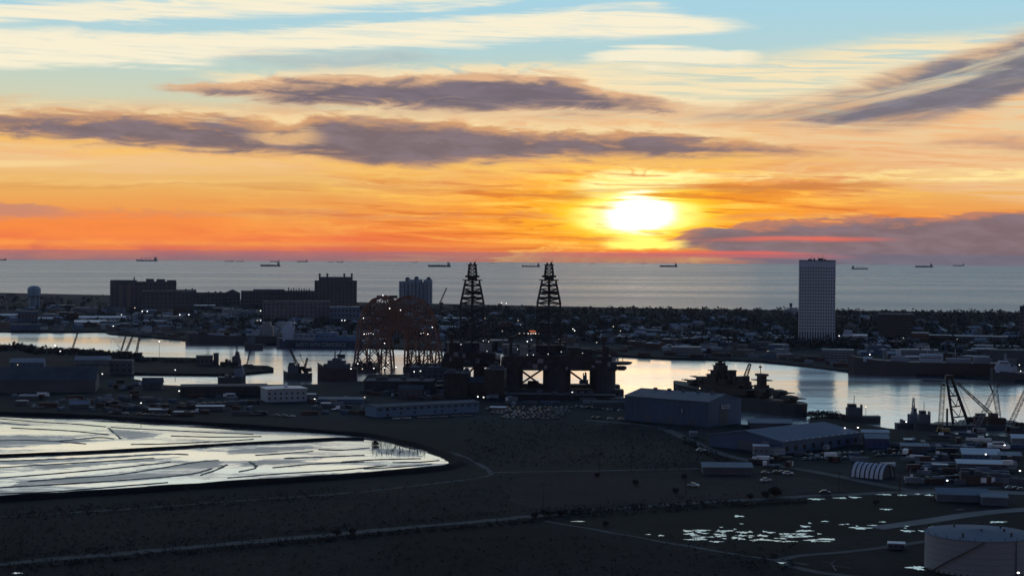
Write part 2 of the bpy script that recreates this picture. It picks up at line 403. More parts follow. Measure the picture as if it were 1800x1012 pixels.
        for i in range(n):
            for k in range(faces):
                k2 = (k + 1) % 4
                s.bar(ring[i][k], ring[i + 1][k2] if i % 2 else ring[i + 1][k2], rb, 3, m=m)
                if faces == 4 and i % 2 == 0: s.bar(ring[i][k2], ring[i + 1][k], rb, 3, m=m)
                s.bar(ring[i + 1][k], ring[i + 1][k2], rb, 3, m=m)
        return s
    def mesh(s, name, mats):
        me = bpy.data.meshes.new(name); me.from_pydata(s.v, [], s.f)
        for mm in (mats if isinstance(mats, (list, tuple)) else [mats]): me.materials.append(mm)
        if any(s.m): me.polygons.foreach_set('material_index', s.m)
        me.update(); return me
    def build(s, name, mats, parent=None, loc=None, rz=None, smooth=False):
        me = s.mesh(name, mats)
        if smooth: me.polygons.foreach_set('use_smooth', [True] * len(me.polygons))
        return link(name, me, parent, loc, rz)

def link(name, data, parent=None, loc=None, rz=None):
    o = bpy.data.objects.new(name, data); COL.objects.link(o)
    if parent: o.parent = parent
    if loc is not None: o.location = loc
    if rz is not None: o.rotation_euler = (0, 0, rz)
    return o
def tag(o, label, cat, group=None, kind=None):
    if label: o['label'] = label
    if cat: o['category'] = cat
    if group: o['group'] = group
    if kind: o['kind'] = kind
    return o
def thing(name, label, cat, loc=(0, 0, 0), rz=0.0, group=None):
    o = link(name, None, None, loc, rz); o.empty_display_size = 1
    return tag(o, label, cat, group)
def struct(o, label=None, kind='structure'):
    o['kind'] = kind
    if label: o['label'] = label
    return o
def dup(o, loc, rz, label, group=None):
    "a copy of a thing with its parts and sub-parts"
    def cp(a, par):
        b = a.copy(); COL.objects.link(b); b.parent = par
        for ch in a.children: cp(ch, b)
        return b
    r = cp(o, None); r.location = loc; r.rotation_euler = (0, 0, rz); r['label'] = label
    if group: r['group'] = group
    return r
def face(p): return -math.atan2(p.x, p.y)          # turn so that local -y looks at the camera
def lab(name, z=2.0): return name

# common paints
m_glass = mat('dark_glass', (.02, .025, .03), .25, 0, .1, .5, .5)
m_pale = mat('pale_wall', (.28, .32, .37), .8, 0, .15, .06)
m_grey = mat('grey_wall', (.15, .175, .21), .8, 0, .2, .06)
m_dgrey = mat('dark_grey_wall', (.07, .08, .10), .8, 0, .2, .06)
m_tan = mat('tan_wall', (.14, .125, .12), .8, 0, .2, .06)
m_brick = mat('brick_wall', (.085, .055, .05), .85, 0, .2, .06)
m_blue = mat('blue_cladding', (.035, .07, .13), .6, 0, .15, .05)
m_lblue = mat('light_blue_wall', (.075, .13, .21), .7, 0, .15, .05)
m_white = mat('white_paint', (.72, .74, .76), .5, 0, .1, .1)
m_roofd = mat('dark_roof', (.05, .055, .065), .85, 0, .3, .08)
m_roofg = mat('grey_metal_roof', (.12, .145, .18), .55, 0, .18, .06)
m_roofw = mat('white_metal_roof', (.42, .46, .50), .45, 0, .08, .06)
m_rust = mat('rusty_steel', (.05, .033, .03), .8, 0, .4, .2)
m_black = mat('black_steel', (.022, .022, .025), .6, 0, .3, .2)
m_hull = mat('dark_hull', (.035, .032, .034), .6, 0, .3, .05)
m_redh = mat('red_hull', (.06, .024, .024), .6, 0, .3, .05)
m_steel = mat('grey_steel', (.16, .17, .18), .55, 0, .25, .2)
m_yel = mat('yellow_orange_steel', (.17, .078, .048), .7, 0, .3, .08)
m_crane = mat('crane_yellow', (.26, .17, .07), .6, 0, .2, .3)
m_conc = mat('concrete', (.12, .125, .13), .85, 0, .25, .05)
m_asph = mat('asphalt', (.055, .055, .058), .85, 0, .25, .05)
m_gravel = mat('gravel_track', (.048, .051, .056), .9, 0, .45, .1)
m_lamp = mat('lamp_glow', (.8, .8, .8), .5, 0, 0, 1, emit=((1.0, .97, .92), 4.5))
m_warm = mat('warm_lamp_glow', (.8, .8, .8), .5, 0, 0, 1, emit=((1.0, .80, .55), 2.0))
m_redl = mat('red_lamp_glow', (.6, .1, .05), .5, 0, 0, 1, emit=((1.0, .22, .08), .8))
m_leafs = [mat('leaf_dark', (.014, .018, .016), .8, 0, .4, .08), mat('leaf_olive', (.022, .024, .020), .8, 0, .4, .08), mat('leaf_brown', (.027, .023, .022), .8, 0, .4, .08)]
m_bark = mat('bark', (.05, .04, .03), .9)

# ------------------------------------------------------------------ sea, channel, land
RE = 7.3e6
def sea_z(r): return -.25 - r * r / (2 * RE)
m_sea = water_mat('sea_water', (.05, .06, .09), .26, 1.40, [((.03, .06, .05), .9, 6.0)], ((.0004, .0016, 1), .25, .33))
m_chan = water_mat('channel_water', (.90, .96, 1.0), .12, 1.5, [((.10, .05, .1), .4, .7), ((.012, .02, .02), .3, 1.2)], ((.0015, .008, 1), .12, .22), .9)
mb = MB(); rs = [200, 600, 1200, 2000, 3000, 4000, 5200, 7000, 9500, 13000, 17000, 22000, 28000, 34000, 40000, 47000]
na = 96
for r in rs:
    for i in range(na + 1):
        a = R_(-78 + 156 * i / na); mb.v.append((r * math.sin(a), r * math.cos(a), sea_z(r)))
for j in range(len(rs) - 1):
    for i in range(na):
        o = j * (na + 1) + i; mb.f.append((o, o + 1, o + na + 2, o + na + 1)); mb.m.append(0)
m_sea.node_tree.nodes['Principled BSDF'].inputs['Specular Tint'].default_value = (.78, .76, .91, 1)
struct(mb.build('sea', m_sea, smooth=True), 'grey open sea reaching to the horizon')
mb = MB(); mb.add([(-4500, 500, 0), (4500, 500, 0), (4500, 2650, 0), (-4500, 2650, 0)], [(0, 1, 2, 3)])
struct(mb.build('channel', m_chan), 'calm harbour channel reflecting the sky')

def land_mat(name, c1, c2, c3, sc=.012):
    m = bpy.data.materials.new(name); m.use_nodes = True; t = m.node_tree; b = t.nodes['Principled BSDF']
    b.inputs['Roughness'].default_value = .95; b.inputs['Specular IOR Level'].default_value = .1
    g = tnode(t, 'ShaderNodeNewGeometry')
    n1 = tnode(t, 'ShaderNodeTexNoise', Scale=sc * .7, Detail=6.0, Roughness=.55, Distortion=.5); t.links.new(g.outputs['Position'], n1.inputs['Vector'])
    n2 = tnode(t, 'ShaderNodeTexNoise', Scale=sc * 22, Detail=5.0, Roughness=.7); t.links.new(g.outputs['Position'], n2.inputs['Vector'])
    r1 = t.nodes.new('ShaderNodeValToRGB'); e = r1.color_ramp.elements
    e[0].position = .34; e[0].color = (*c1, 1); e[1].position = .66; e[1].color = (*c3, 1)
    x = e.new(.5); x.color = (*c2, 1)
    t.links.new(n1.outputs['Fac'], r1.inputs[0])
    mr = tnode(t, 'ShaderNodeMapRange'); mr.inputs[1].default_value = .3; mr.inputs[2].default_value = .7; mr.inputs[3].default_value = .55; mr.inputs[4].default_value = 1.45
    t.links.new(n2.outputs['Fac'], mr.inputs[0])
    mx = tnode(t, 'ShaderNodeMix', data_type='RGBA', blend_type='MULTIPLY'); mx.inputs[0].default_value = 1
    t.links.new(r1.outputs[0], mx.inputs[6]); t.links.new(mr.outputs[0], mx.inputs[7]); t.links.new(mx.outputs[2], b.inputs['Base Color'])
    bp = tnode(t, 'ShaderNodeBump', Strength=.8, Distance=.6); t.links.new(n2.outputs['Fac'], bp.inputs['Height']); t.links.new(bp.outputs[0], b.inputs['Normal'])
    return m
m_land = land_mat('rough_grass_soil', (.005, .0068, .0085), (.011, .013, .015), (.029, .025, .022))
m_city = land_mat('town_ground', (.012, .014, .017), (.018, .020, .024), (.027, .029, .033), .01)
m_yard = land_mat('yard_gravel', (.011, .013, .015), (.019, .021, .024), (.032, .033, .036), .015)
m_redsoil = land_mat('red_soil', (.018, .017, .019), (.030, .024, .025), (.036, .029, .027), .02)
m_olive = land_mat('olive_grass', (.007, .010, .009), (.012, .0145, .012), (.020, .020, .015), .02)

def sheet(name, pts, z, m, thick=None, kind='structure', label=None):
    poly = [(p.x, p.y) for p in pts]
    mb = MB()
    if thick: mb.prism(poly, z - thick, z)
    else:
        tri = geometry.tessellate_polygon([[Vector((x, y, 0)) for x, y in poly]])
        fs = []
        for t in tri:
            (ax, ay), (bx_, by_), (cx, cy) = (poly[i] for i in t)
            fs.append(tuple(t) if (bx_ - ax) * (cy - ay) - (cx - ax) * (by_ - ay) > 0 else tuple(t[::-1]))
        mb.add([(x, y, z) for x, y in poly], fs)
    return struct(mb.build(name, m), label, kind)
def rough(pts, step, amp, seed=1, closed=True):
    "break a drawn outline into an uneven one"
    rnd = random.Random(seed); out = []
    for a, b in zip(pts, pts[1:] + (pts[:1] if closed else [])):
        n = max(1, int((b - a).length / step)); nrm = Vector((-(b - a).y, (b - a).x, 0)).normalized() if (b - a).length else Vector((0, 0, 0))
        for i in range(n):
            q = a.lerp(b, i / n)
            out.append(q + nrm * rnd.uniform(-amp, amp))
    return out

# far bank, town side
fb = [P(x, y, 0) for x, y in ((-700, 578), (-100, 583), (100, 585), (185, 584), (192, 588), (330, 599), (500, 607), (620, 611), (800, 617), (1085, 627), (1180, 632), (1280, 634), (1340, 637), (1400, 643), (1490, 654), (1650, 663), (1800, 672), (2300, 690))]
coast = [P(x, y, 0) for x, y in ((2600, 560), (1800, 551), (1440, 547), (1200, 544), (1000, 540), (800, 536), (620, 532), (400, 527), (200, 520), (0, 516), (-700, 510))]
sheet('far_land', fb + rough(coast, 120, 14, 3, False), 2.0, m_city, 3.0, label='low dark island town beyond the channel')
# near bank, shipyard side
nb = [(-700, 606), (0, 608), (35, 605), (62, 612), (120, 613), (165, 614), (205, 620), (250, 627), (330, 628), (372, 630), (385, 641), (470, 642), (481, 646), (481, 650), (430, 655), (380, 657), (300, 656), (232, 655), (228, 668), (234, 674), (330, 678), (450, 676), (545, 675), (634, 674), (648, 658), (765, 657),
      (788, 692), (900, 697), (1095, 698), (1150, 704), (1180, 722), (1260, 742), (1420, 754), (1424, 733), (1470, 732), (1500, 742), (1560, 752), (1640, 760), (1800, 768), (2300, 790)]
nearpts = [P(x, y, 2) for x, y in nb] + [Vector((900, 700, 2)), Vector((900, -500, 2)), Vector((-1600, -500, 2)), Vector((-1600, 1400, 2))]
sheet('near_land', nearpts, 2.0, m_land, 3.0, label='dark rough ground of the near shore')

def ribbon(name, px, width, z, m, label=None, jit=.5, kind='structure', crown=0.0, step=9.0):
    "road, track or bank laid along a drawn line"
    pts = [P(x, y, 2) for x, y in px]; rnd = random.Random(len(px) * 7 + int(px[0][0]))
    fine_ = []
    for i in range(len(pts) - 1):
        a, b = pts[i], pts[i + 1]; p0 = pts[max(0, i - 1)]; p3 = pts[min(len(pts) - 1, i + 2)]
        n = max(1, int((b - a).length / step))
        for k in range(n):
            t = k / n
            fine_.append(.5 * ((2 * a) + (b - p0) * t + (2 * p0 - 5 * a + 4 * b - p3) * t * t + (3 * a - p0 - 3 * b + p3) * t ** 3))
    fine_.append(pts[-1]); mb = MB()
    nr = 5 if crown else 2
    for i, q in enumerate(fine_):
        tn = (fine_[min(i + 1, len(fine_) - 1)] - fine_[max(i - 1, 0)]).normalized(); nn = Vector((-tn.y, tn.x, 0))
        l = width / 2 + rnd.uniform(-jit, jit); r = width / 2 + rnd.uniform(-jit, jit)
        if crown:
            h = crown * rnd.uniform(.88, 1.1)
            for off, zz in ((l, 0), (l * .35, h), (0, h * 1.04), (-r * .35, h), (-r, 0)): mb.v.append((q.x + nn.x * off, q.y + nn.y * off, z + zz))
        else:
            for off in (l, -r): mb.v.append((q.x + nn.x * off, q.y + nn.y * off, z))
        if i:
            o = (i - 1) * nr
            for k in range(nr - 1): mb.f.append((o + k, o + k + 1, o + nr + k + 1, o + nr + k)); mb.m.append(0)
    o = mb.build(name, m, smooth=bool(crown)); struct(o, label, kind)
    return o

# ground patches
def patch(name, px, m, z, label, amp=4, seed=1, step=14): return sheet(name, rough([P(x, y, 2) for x, y in px], step, amp, seed), z, m, label=label)
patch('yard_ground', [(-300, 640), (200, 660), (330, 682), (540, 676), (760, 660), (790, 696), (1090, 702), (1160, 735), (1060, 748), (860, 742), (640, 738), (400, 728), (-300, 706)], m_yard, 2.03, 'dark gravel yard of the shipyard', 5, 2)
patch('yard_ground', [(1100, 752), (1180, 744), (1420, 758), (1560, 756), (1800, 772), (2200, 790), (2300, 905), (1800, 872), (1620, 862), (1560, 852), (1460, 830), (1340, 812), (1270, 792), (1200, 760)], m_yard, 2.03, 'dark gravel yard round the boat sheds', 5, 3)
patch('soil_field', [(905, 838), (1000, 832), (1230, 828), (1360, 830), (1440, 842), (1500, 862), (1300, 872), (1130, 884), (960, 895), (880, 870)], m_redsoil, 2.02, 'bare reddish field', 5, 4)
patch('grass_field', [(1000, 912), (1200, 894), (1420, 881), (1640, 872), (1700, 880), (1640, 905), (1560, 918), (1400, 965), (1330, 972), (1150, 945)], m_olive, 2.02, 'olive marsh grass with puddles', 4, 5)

# tracks and roads
ribbon('gravel_track', [(-120, 1006), (0, 992), (150, 978), (300, 965), (500, 947), (700, 928), (850, 915), (960, 905), (1100, 892), (1300, 879), (1420, 872), (1560, 866), (1700, 858), (1900, 846)], 6.5, 2.09, m_gravel, 'pale gravel track crossing the whole foreground', 1.3)
ribbon('gravel_track', [(955, 915), (1020, 926), (1110, 942), (1200, 958), (1300, 974), (1420, 992)], 2.8, 2.07, m_gravel, 'faint track slanting down from the main track', .9)
ribbon('gravel_track', [(1540, 1016), (1440, 1006), (1385, 994), (1370, 984), (1400, 977), (1480, 970), (1560, 961), (1640, 949), (1720, 940)], 4.5, 2.08, m_gravel, 'looping track beside the storage tank')
ribbon('gravel_track', [(-100, 915), (0, 908), (200, 896), (400, 881), (600, 867), (760, 850), (850, 838), (862, 829), (835, 812), (800, 797), (730, 783), (640, 772)], 2.6, 2.07, m_gravel, 'narrow track round the end of the mud pond', .9)
ribbon('gravel_track', [(862, 830), (935, 829), (1100, 826), (1240, 823)], 3.0, 2.07, m_gravel, 'faint track along the field edge')
ribbon('asphalt_road', [(1030, 738), (1110, 745), (1165, 753), (1215, 775), (1260, 795), (1340, 814), (1450, 832), (1550, 853), (1620, 864)], 7, 2.1, m_gravel, 'road running from the blue hangar to the sheds')
ribbon('asphalt_road', [(1540, 928), (1640, 914), (1720, 902), (1800, 895), (1950, 885)], 9, 2.06, m_conc, 'pale wet road behind the storage tank')
ribbon('asphalt_road', [(1590, 868), (1680, 862), (1800, 866), (1950, 866)], 12, 2.07, m_conc, 'pale yard road along the sheds')

# wet mud pond behind its levees
def pond_mat(name='wet_mud_flat', lo=.86, hi=1.04):
    m = bpy.data.materials.new(name); m.use_nodes = True; t = m.node_tree; b = t.nodes['Principled BSDF']
    g = tnode(t, 'ShaderNodeNewGeometry')
    w = tnode(t, 'ShaderNodeTexNoise', Scale=.006, Detail=3.0); t.links.new(g.outputs['Position'], w.inputs['Vector'])
    va = tnode(t, 'ShaderNodeVectorMath', operation='MULTIPLY_ADD'); va.inputs[1].default_value = (70, 110, 0)
    t.links.new(w.outputs['Color'], va.inputs[0]); t.links.new(g.outputs['Position'], va.inputs[2])
    mp = tnode(t, 'ShaderNodeMapping'); mp.inputs['Scale'].default_value = (.006, .035, 1); mp.inputs['Rotation'].default_value = (0, 0, .25)
    t.links.new(va.outputs[0], mp.inputs['Vector'])
    n = tnode(t, 'ShaderNodeTexNoise', Scale=1.0, Detail=6.0, Roughness=.6); t.links.new(mp.outputs[0], n.inputs['Vector'])
    n3 = tnode(t, 'ShaderNodeTexNoise', Scale=.16, Detail=5.0, Roughness=.7); t.links.new(g.outputs['Position'], n3.inputs['Vector'])
    mp4 = tnode(t, 'ShaderNodeMapping'); mp4.inputs['Scale'].default_value = (.03, .22, 1); mp4.inputs['Rotation'].default_value = (0, 0, .2); t.links.new(va.outputs[0], mp4.inputs['Vector'])
    n4 = tnode(t, 'ShaderNodeTexNoise', Scale=1.0, Detail=5.0, Roughness=.65); t.links.new(mp4.outputs[0], n4.inputs['Vector'])
    a4 = tnode(t, 'ShaderNodeMath', operation='MULTIPLY_ADD'); a4.inputs[1].default_value = .5; t.links.new(n4.outputs['Fac'], a4.inputs[0]); t.links.new(n.outputs['Fac'], a4.inputs[2])
    ad = tnode(t, 'ShaderNodeMath', operation='MULTIPLY_ADD'); ad.inputs[1].default_value = .22; t.links.new(n3.outputs['Fac'], ad.inputs[0]); t.links.new(a4.outputs[0], ad.inputs[2])
    wet = tnode(t, 'ShaderNodeMapRange'); wet.interpolation_type = 'SMOOTHSTEP'; wet.inputs[1].default_value = lo; wet.inputs[2].default_value = hi; t.links.new(ad.outputs[0], wet.inputs[0])
    rr = tnode(t, 'ShaderNodeMapRange'); rr.inputs[3].default_value = .05; rr.inputs[4].default_value = .36; t.links.new(wet.outputs[0], rr.inputs[0]); t.links.new(rr.outputs[0], b.inputs['Roughness'])
    mx = tnode(t, 'ShaderNodeMix', data_type='RGBA'); mx.inputs[6].default_value = (.93, .87, .85, 1); mx.inputs[7].default_value = (.26, .235, .22, 1)
    t.links.new(wet.outputs[0], mx.inputs[0]); t.links.new(mx.outputs[2], b.inputs['Base Color'])
    ri = tnode(t, 'ShaderNodeMapRange'); ri.inputs[3].default_value = 1.5; ri.inputs[4].default_value = 1.6; t.links.new(wet.outputs[0], ri.inputs[0]); t.links.new(ri.outputs[0], b.inputs['IOR'])
    me_ = tnode(t, 'ShaderNodeMapRange'); me_.inputs[3].default_value = .88; me_.inputs[4].default_value = .35; t.links.new(wet.outputs[0], me_.inputs[0]); t.links.new(me_.outputs[0], b.inputs['Metallic'])
    bs = tnode(t, 'ShaderNodeMapRange'); bs.inputs[3].default_value = .02; bs.inputs[4].default_value = .55; t.links.new(wet.outputs[0], bs.inputs[0])
    bp = tnode(t, 'ShaderNodeBump', Distance=.5); t.links.new(n3.outputs['Fac'], bp.inputs['Height']); t.links.new(bs.outputs[0], bp.inputs['Strength']); t.links.new(bp.outputs[0], b.inputs['Normal'])
    return m
m_pond = pond_mat()
m_pudd = water_mat('puddle_water', (.52, .51, .51), .08, 1.5, [((.6, .6, 1), .15, .05)], None, .85)
pond_px = [(-260, 716), (0, 729), (150, 735), (300, 744), (500, 757), (600, 764), (660, 770), (710, 781), (760, 795), (790, 808), (797, 815), (780, 821), (700, 829), (600, 837), (450, 847), (300, 857), (150, 867), (0, 877), (-260, 895)]
sheet('mud_pond', rough([P(x, y, 2) for x, y in pond_px], 16, 1.6, 8), 2.12, m_pond, label='shallow silver mud pond reflecting the sky')
m_levee = land_mat('levee_soil', (.008, .009, .010), (.012, .012, .013), (.017, .016, .016), .03)
ribbon('levee', [(-260, 717), (0, 728), (150, 734), (300, 743), (500, 756), (600, 763), (665, 769), (715, 780), (765, 793), (798, 808), (804, 816), (784, 824), (700, 832), (600, 840), (450, 850), (300, 860), (150, 870), (0, 880), (-260, 899)], 9, 2.03, m_levee, 'low dark levee round the mud pond', .8, 'structure', 2.2, 12)
ribbon('dike', [(-260, 812), (0, 802), (150, 796), (280, 789), (420, 781), (520, 776), (590, 772), (640, 772)], 6.5, 2.1, m_levee, 'thin dark dike dividing the mud pond', .9, 'structure', 1.1, 10)

# mud banks and ridges left between the channels of the pond
m_mud = pond_mat('wet_mud', .66, .92)
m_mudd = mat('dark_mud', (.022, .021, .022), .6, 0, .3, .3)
def mudbank(px, seed, z=2.135): sheet('mud_bank', rough([P(x, y, 2) for x, y in px], 2.5, 2.2, seed), z, m_mud, label='grey wet mud bank in the pond')
mudbank([(-60, 813), (60, 807), (160, 803), (270, 797), (330, 797), (270, 801), (150, 808), (60, 814), (-60, 820)], 1)
mudbank([(-60, 829), (60, 819), (180, 812), (260, 806), (330, 803), (240, 812), (130, 821), (40, 829), (-60, 837)], 2)
mudbank([(30, 846), (120, 838), (220, 828), (300, 820), (360, 808), (388, 811), (384, 820), (352, 833), (290, 840), (210, 845), (110, 851), (20, 856)], 3)
mudbank([(120, 866), (200, 860), (280, 853), (330, 850), (260, 858), (180, 864), (120, 868)], 4)
mudbank([(400, 792), (460, 787), (530, 783), (570, 785), (520, 791), (450, 797), (400, 799)], 5)
mudbank([(425, 815), (470, 806), (520, 803), (590, 802), (560, 808), (500, 814), (455, 818), (425, 820)], 6)
mudbank([(405, 846), (470, 838), (560, 833), (640, 829), (560, 837), (470, 843)], 7)
mudbank([(190, 754), (230, 757), (285, 762), (270, 769), (222, 772), (205, 764)], 8)
mudbank([(-60, 766), (40, 765), (120, 768), (170, 774), (100, 781), (20, 786), (-60, 788)], 9)
mudbank([(655, 789), (700, 789), (730, 794), (744, 803), (700, 801), (665, 798)], 10)
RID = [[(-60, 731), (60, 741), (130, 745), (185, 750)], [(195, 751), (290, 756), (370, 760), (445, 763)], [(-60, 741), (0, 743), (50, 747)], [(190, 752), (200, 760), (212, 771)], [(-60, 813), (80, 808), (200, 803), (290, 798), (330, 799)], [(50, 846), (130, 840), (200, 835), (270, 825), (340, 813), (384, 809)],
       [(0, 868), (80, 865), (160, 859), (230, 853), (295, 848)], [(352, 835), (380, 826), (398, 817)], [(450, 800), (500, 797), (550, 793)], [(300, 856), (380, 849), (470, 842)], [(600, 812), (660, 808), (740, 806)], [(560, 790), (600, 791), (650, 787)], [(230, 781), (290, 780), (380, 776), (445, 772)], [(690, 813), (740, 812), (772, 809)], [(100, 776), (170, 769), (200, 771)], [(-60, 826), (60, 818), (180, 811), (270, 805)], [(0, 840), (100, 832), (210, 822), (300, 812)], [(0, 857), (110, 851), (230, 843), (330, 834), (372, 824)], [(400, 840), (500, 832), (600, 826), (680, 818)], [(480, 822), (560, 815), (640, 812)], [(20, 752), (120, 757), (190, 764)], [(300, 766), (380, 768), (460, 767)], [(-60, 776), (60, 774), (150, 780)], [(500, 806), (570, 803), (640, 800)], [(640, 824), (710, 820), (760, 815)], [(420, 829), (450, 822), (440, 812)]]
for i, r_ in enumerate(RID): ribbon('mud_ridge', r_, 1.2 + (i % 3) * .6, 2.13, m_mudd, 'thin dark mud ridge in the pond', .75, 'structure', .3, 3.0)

# puddles
rnd = random.Random(21)
PUD = [(1434, 877, 30, 3.2), (1478, 875, 26, 3), (1502, 874, 22, 3), (1556, 869, 28, 2.5), (1585, 870, 22, 2.5), (1633, 870, 16, 3), (1613, 868, 10, 2), (1558, 895, 22, 3), (1298, 907, 22, 3.4), (1018, 916, 26, 2), (1162, 941, 14, 2.4), (1140, 939, 10, 1.6), (1512, 928, 38, 5),
       (1595, 933, 26, 4), (1620, 933, 12, 3), (1645, 926, 24, 4), (1645, 931, 14, 3), (1552, 917, 12, 2), (1535, 923, 20, 2), (1450, 916, 16, 2), (1415, 925, 20, 4), (1612, 998, 34, 9), (1374, 989, 14, 3), (1756, 917, 30, 3), (1684, 895, 8, 2), (1690, 895, 6, 2), (1745, 918, 14, 2), (30, 1007, 20, 3), (1440, 938, 10, 2)]
for _ in range(30): PUD.append((rnd.uniform(1205, 1335), rnd.uniform(931, 952), rnd.uniform(9, 26), rnd.uniform(1.6, 4)))
for _ in range(32): PUD.append((rnd.uniform(1330, 1475), rnd.uniform(932, 952), rnd.uniform(9, 32), rnd.uniform(1.6, 4)))
for _ in range(10): PUD.append((rnd.uniform(1180, 1620), rnd.uniform(918, 932), rnd.uniform(5, 14), rnd.uniform(1.2, 2.4)))
for x, y, w, h in PUD:
    c0 = P(x, y, 2); k = c0.y / FPX; n = 34; ph = rnd.random() * 6; mb = MB()
    w *= .72; rx = w * k / 2; ry = .72 * h / 2 * (c0.y / (H - 2)) * k; vs = []
    for i in range(n):
        a = 2 * math.pi * i / n; q = 1 + .34 * math.sin(3 * a + ph) + .26 * math.sin(5 * a + ph * 2.3) + .2 * math.sin(9 * a + ph) + rnd.uniform(-.16, .16)
        vs.append((c0.x + rx * q * math.cos(a), c0.y + ry * q * math.sin(a)))
    mb.prism(vs, 2.03, 2.115 + rnd.random() * .004, bottom=False)
    struct(mb.build('puddle', m_pudd), 'puddle shining with sky light')

# ------------------------------------------------------------------ ships at anchor on the sea
m_ship = mat('ship_hull_far', (.03, .02, .022), .7, 0, .2, .02)
m_shipw = mat('ship_house_far', (.16, .15, .16), .7, 0, .1, .02)
def sea_dist(px, py):
    dip = max((py - hor(px)) / FPX, .00563)
    disc = dip * dip - 2 * (H + .25) / RE
    return (dip - math.sqrt(max(disc, 0))) * RE if disc > 0 else 40000.0
def anchored_ship(px, py, lpx, house, style, label, hh=1.0):
    d = min(sea_dist(px, py), 27000.0); k = d / FPX; L = lpx * k
    x = (px - 900) / FPX * d; z = sea_z(math.hypot(x, d))
    r = thing('cargo_ship', label, 'ship', (x, d, z), 0, 'ships anchored off the coast')
    hh = hh * L * .062; B = L * .16; s = 1 if house > 0 else -1
    mb = MB(); secs = []
    for t, w, up in ((-.5, .08, 1.45), (-.47, .5, 1.35), (-.38, .95, 1.1), (0, 1, 1.0), (.4, 1, 1.0), (.5, .75, 1.12)):
        secs.append((t * L * s, B / 2 * w * .8, B / 2 * w, -2, hh * up))
    if s < 0: secs.reverse()
    mb.hull(secs).build('hull', m_ship, r)
    hx = .39 * L * s
    mb = MB().bx(hx, 0, hh, L * .075, B * .8, hh * 1.5).bx(hx - s * L * .01, 0, hh * 2.5, L * .055, B * 1.02, hh * .6); mb.build('deckhouse', m_shipw, r)
    MB().bx(hx + s * L * .055, 0, hh, L * .035, B * .25, hh * 2.2).build('funnel', m_ship, r)
    MB().bar((hx - s * L * .01, 0, hh * 3), (hx - s * L * .01, 0, hh * 4.3), L * .004).build('mast', m_ship, r)
    MB().bar((-.47 * L * s, 0, hh), (-.47 * L * s, 0, hh * 2.4), L * .004).build('mast', m_ship, r)
    if style == 'crane':
        for t in (-.25, -.05, .15):
            MB().bx(t * L * s, 0, hh, L * .016, B * .2, hh * 2.0).bar((t * L * s, 0, hh * 2.8), ((t + .12) * L * s, 0, hh * 2.1), L * .006).build('deck_crane', m_shipw, r)
    elif style == 'hatch':
        for t in (-.3, -.15, 0, .15, .27): MB().bx(t * L * s, 0, hh * .98, L * .10, B * .7, hh * .3).build('hatch_cover', m_ship, r)
    else:
        MB().box(-.4 * L, .3 * L, -B * .08, B * .08, hh * .95, hh * 1.35).build('deck_pipes', m_ship, r)
        MB().bx(-.05 * L, 0, hh, L * .012, B * .6, hh * 1.2).build('manifold_crane', m_ship, r)
    return r
for a in [(1, 456, 20, 1, 'pipe', 'dark ship cut by the photo edge on the horizon'), (258, 457.5, 37, 1, 'crane', 'long cargo ship with deck cranes on the horizon above the hospital block'),
          (402, 457.5, 15, 1, 'hatch', 'small ship with tall stern house, outer of the two side by side'), (421, 457.5, 13, 1, 'hatch', 'faint small ship just beside another small ship'),
          (475, 468, 35, 1, 'pipe', 'low dark tanker nearer than the other ships above the long roof'), (483, 458.5, 17, 1, 'hatch', 'small ship on the horizon directly behind the low dark tanker'),
          (531, 458, 19, 1, 'crane', 'high cargo ship on the horizon next to the four turret hotel'), (581, 459, 8, 1, 'hatch', 'tiny faint ship above the four turret hotel'), (597, 459.5, 13, 1, 'hatch', 'small ship with stern house above the hotel turrets'),
          (728, 459.5, 11, 1, 'hatch', 'small ship on the horizon above the pale rounded condominium'), (772, 469, 40, 1, 'pipe', 'largest reddish tanker beside the first derrick top'), (866, 461.5, 8, 1, 'hatch', 'tiny hazy ship between the two derricks'),
          (933, 469, 32, 1, 'crane', 'long cargo ship with masts just beside the second derrick top'), (1040, 462.5, 8, 1, 'hatch', 'tiny hazy ship under the sun'), (1131, 463.5, 7, 1, 'hatch', 'tiny hazy ship near the sunlit gap'),
          (1175, 469, 31, 1, 'pipe', 'tanker with stern house alone below the sun'), (1511, 473, 29, -1, 'crane', 'cargo ship with house on its other end beside the office tower'), (1624, 469.5, 31, 1, 'pipe', 'dark tanker under the purple cloud bank'),
          (1685, 466, 20, 1, 'hatch', 'faint ship low on the horizon beyond the dark tanker'), (1656, 495.5, 4, 1, 'hatch', 'tiny boat alone on the near sea')]:
    anchored_ship(*a)

# ------------------------------------------------------------------ town buildings
def windows(root, w, d, h, floors, cols, z0=1.5, single=False, fw=.5, fh=.5, m=m_glass, sides=True, nm='window', top=1.5):
    "panes let in along the front and the two sides"
    fhh = (h - z0 - top) / floors; cw = w / cols
    if single:
        me = MB().box(-cw * fw / 2, cw * fw / 2, -.12, .12, -fhh * fh / 2, fhh * fh / 2).mesh(nm, m)
        for j in range(floors):
            for i in range(cols): link(nm, me, root, (-w / 2 + cw * (i + .5), -d / 2, z0 + fhh * (j + .5)))
    else:
        mb = MB()
        for j in range(floors):
            for i in range(cols): mb.bx(-w / 2 + cw * (i + .5), -d / 2, z0 + fhh * (j + .5 - fh / 2), cw * fw, .24, fhh * fh)
        if sides:
            nc = max(1, int(d / cw)); cd = d / nc
            for j in range(floors):
                for i in range(nc):
                    for s in (-1, 1): mb.bx(s * w / 2, -d / 2 + cd * (i + .5), z0 + fhh * (j + .5 - fh / 2), .24, cd * fw, fhh * fh)
        o = mb.build('window_panes', m, root); o['kind'] = 'stuff'
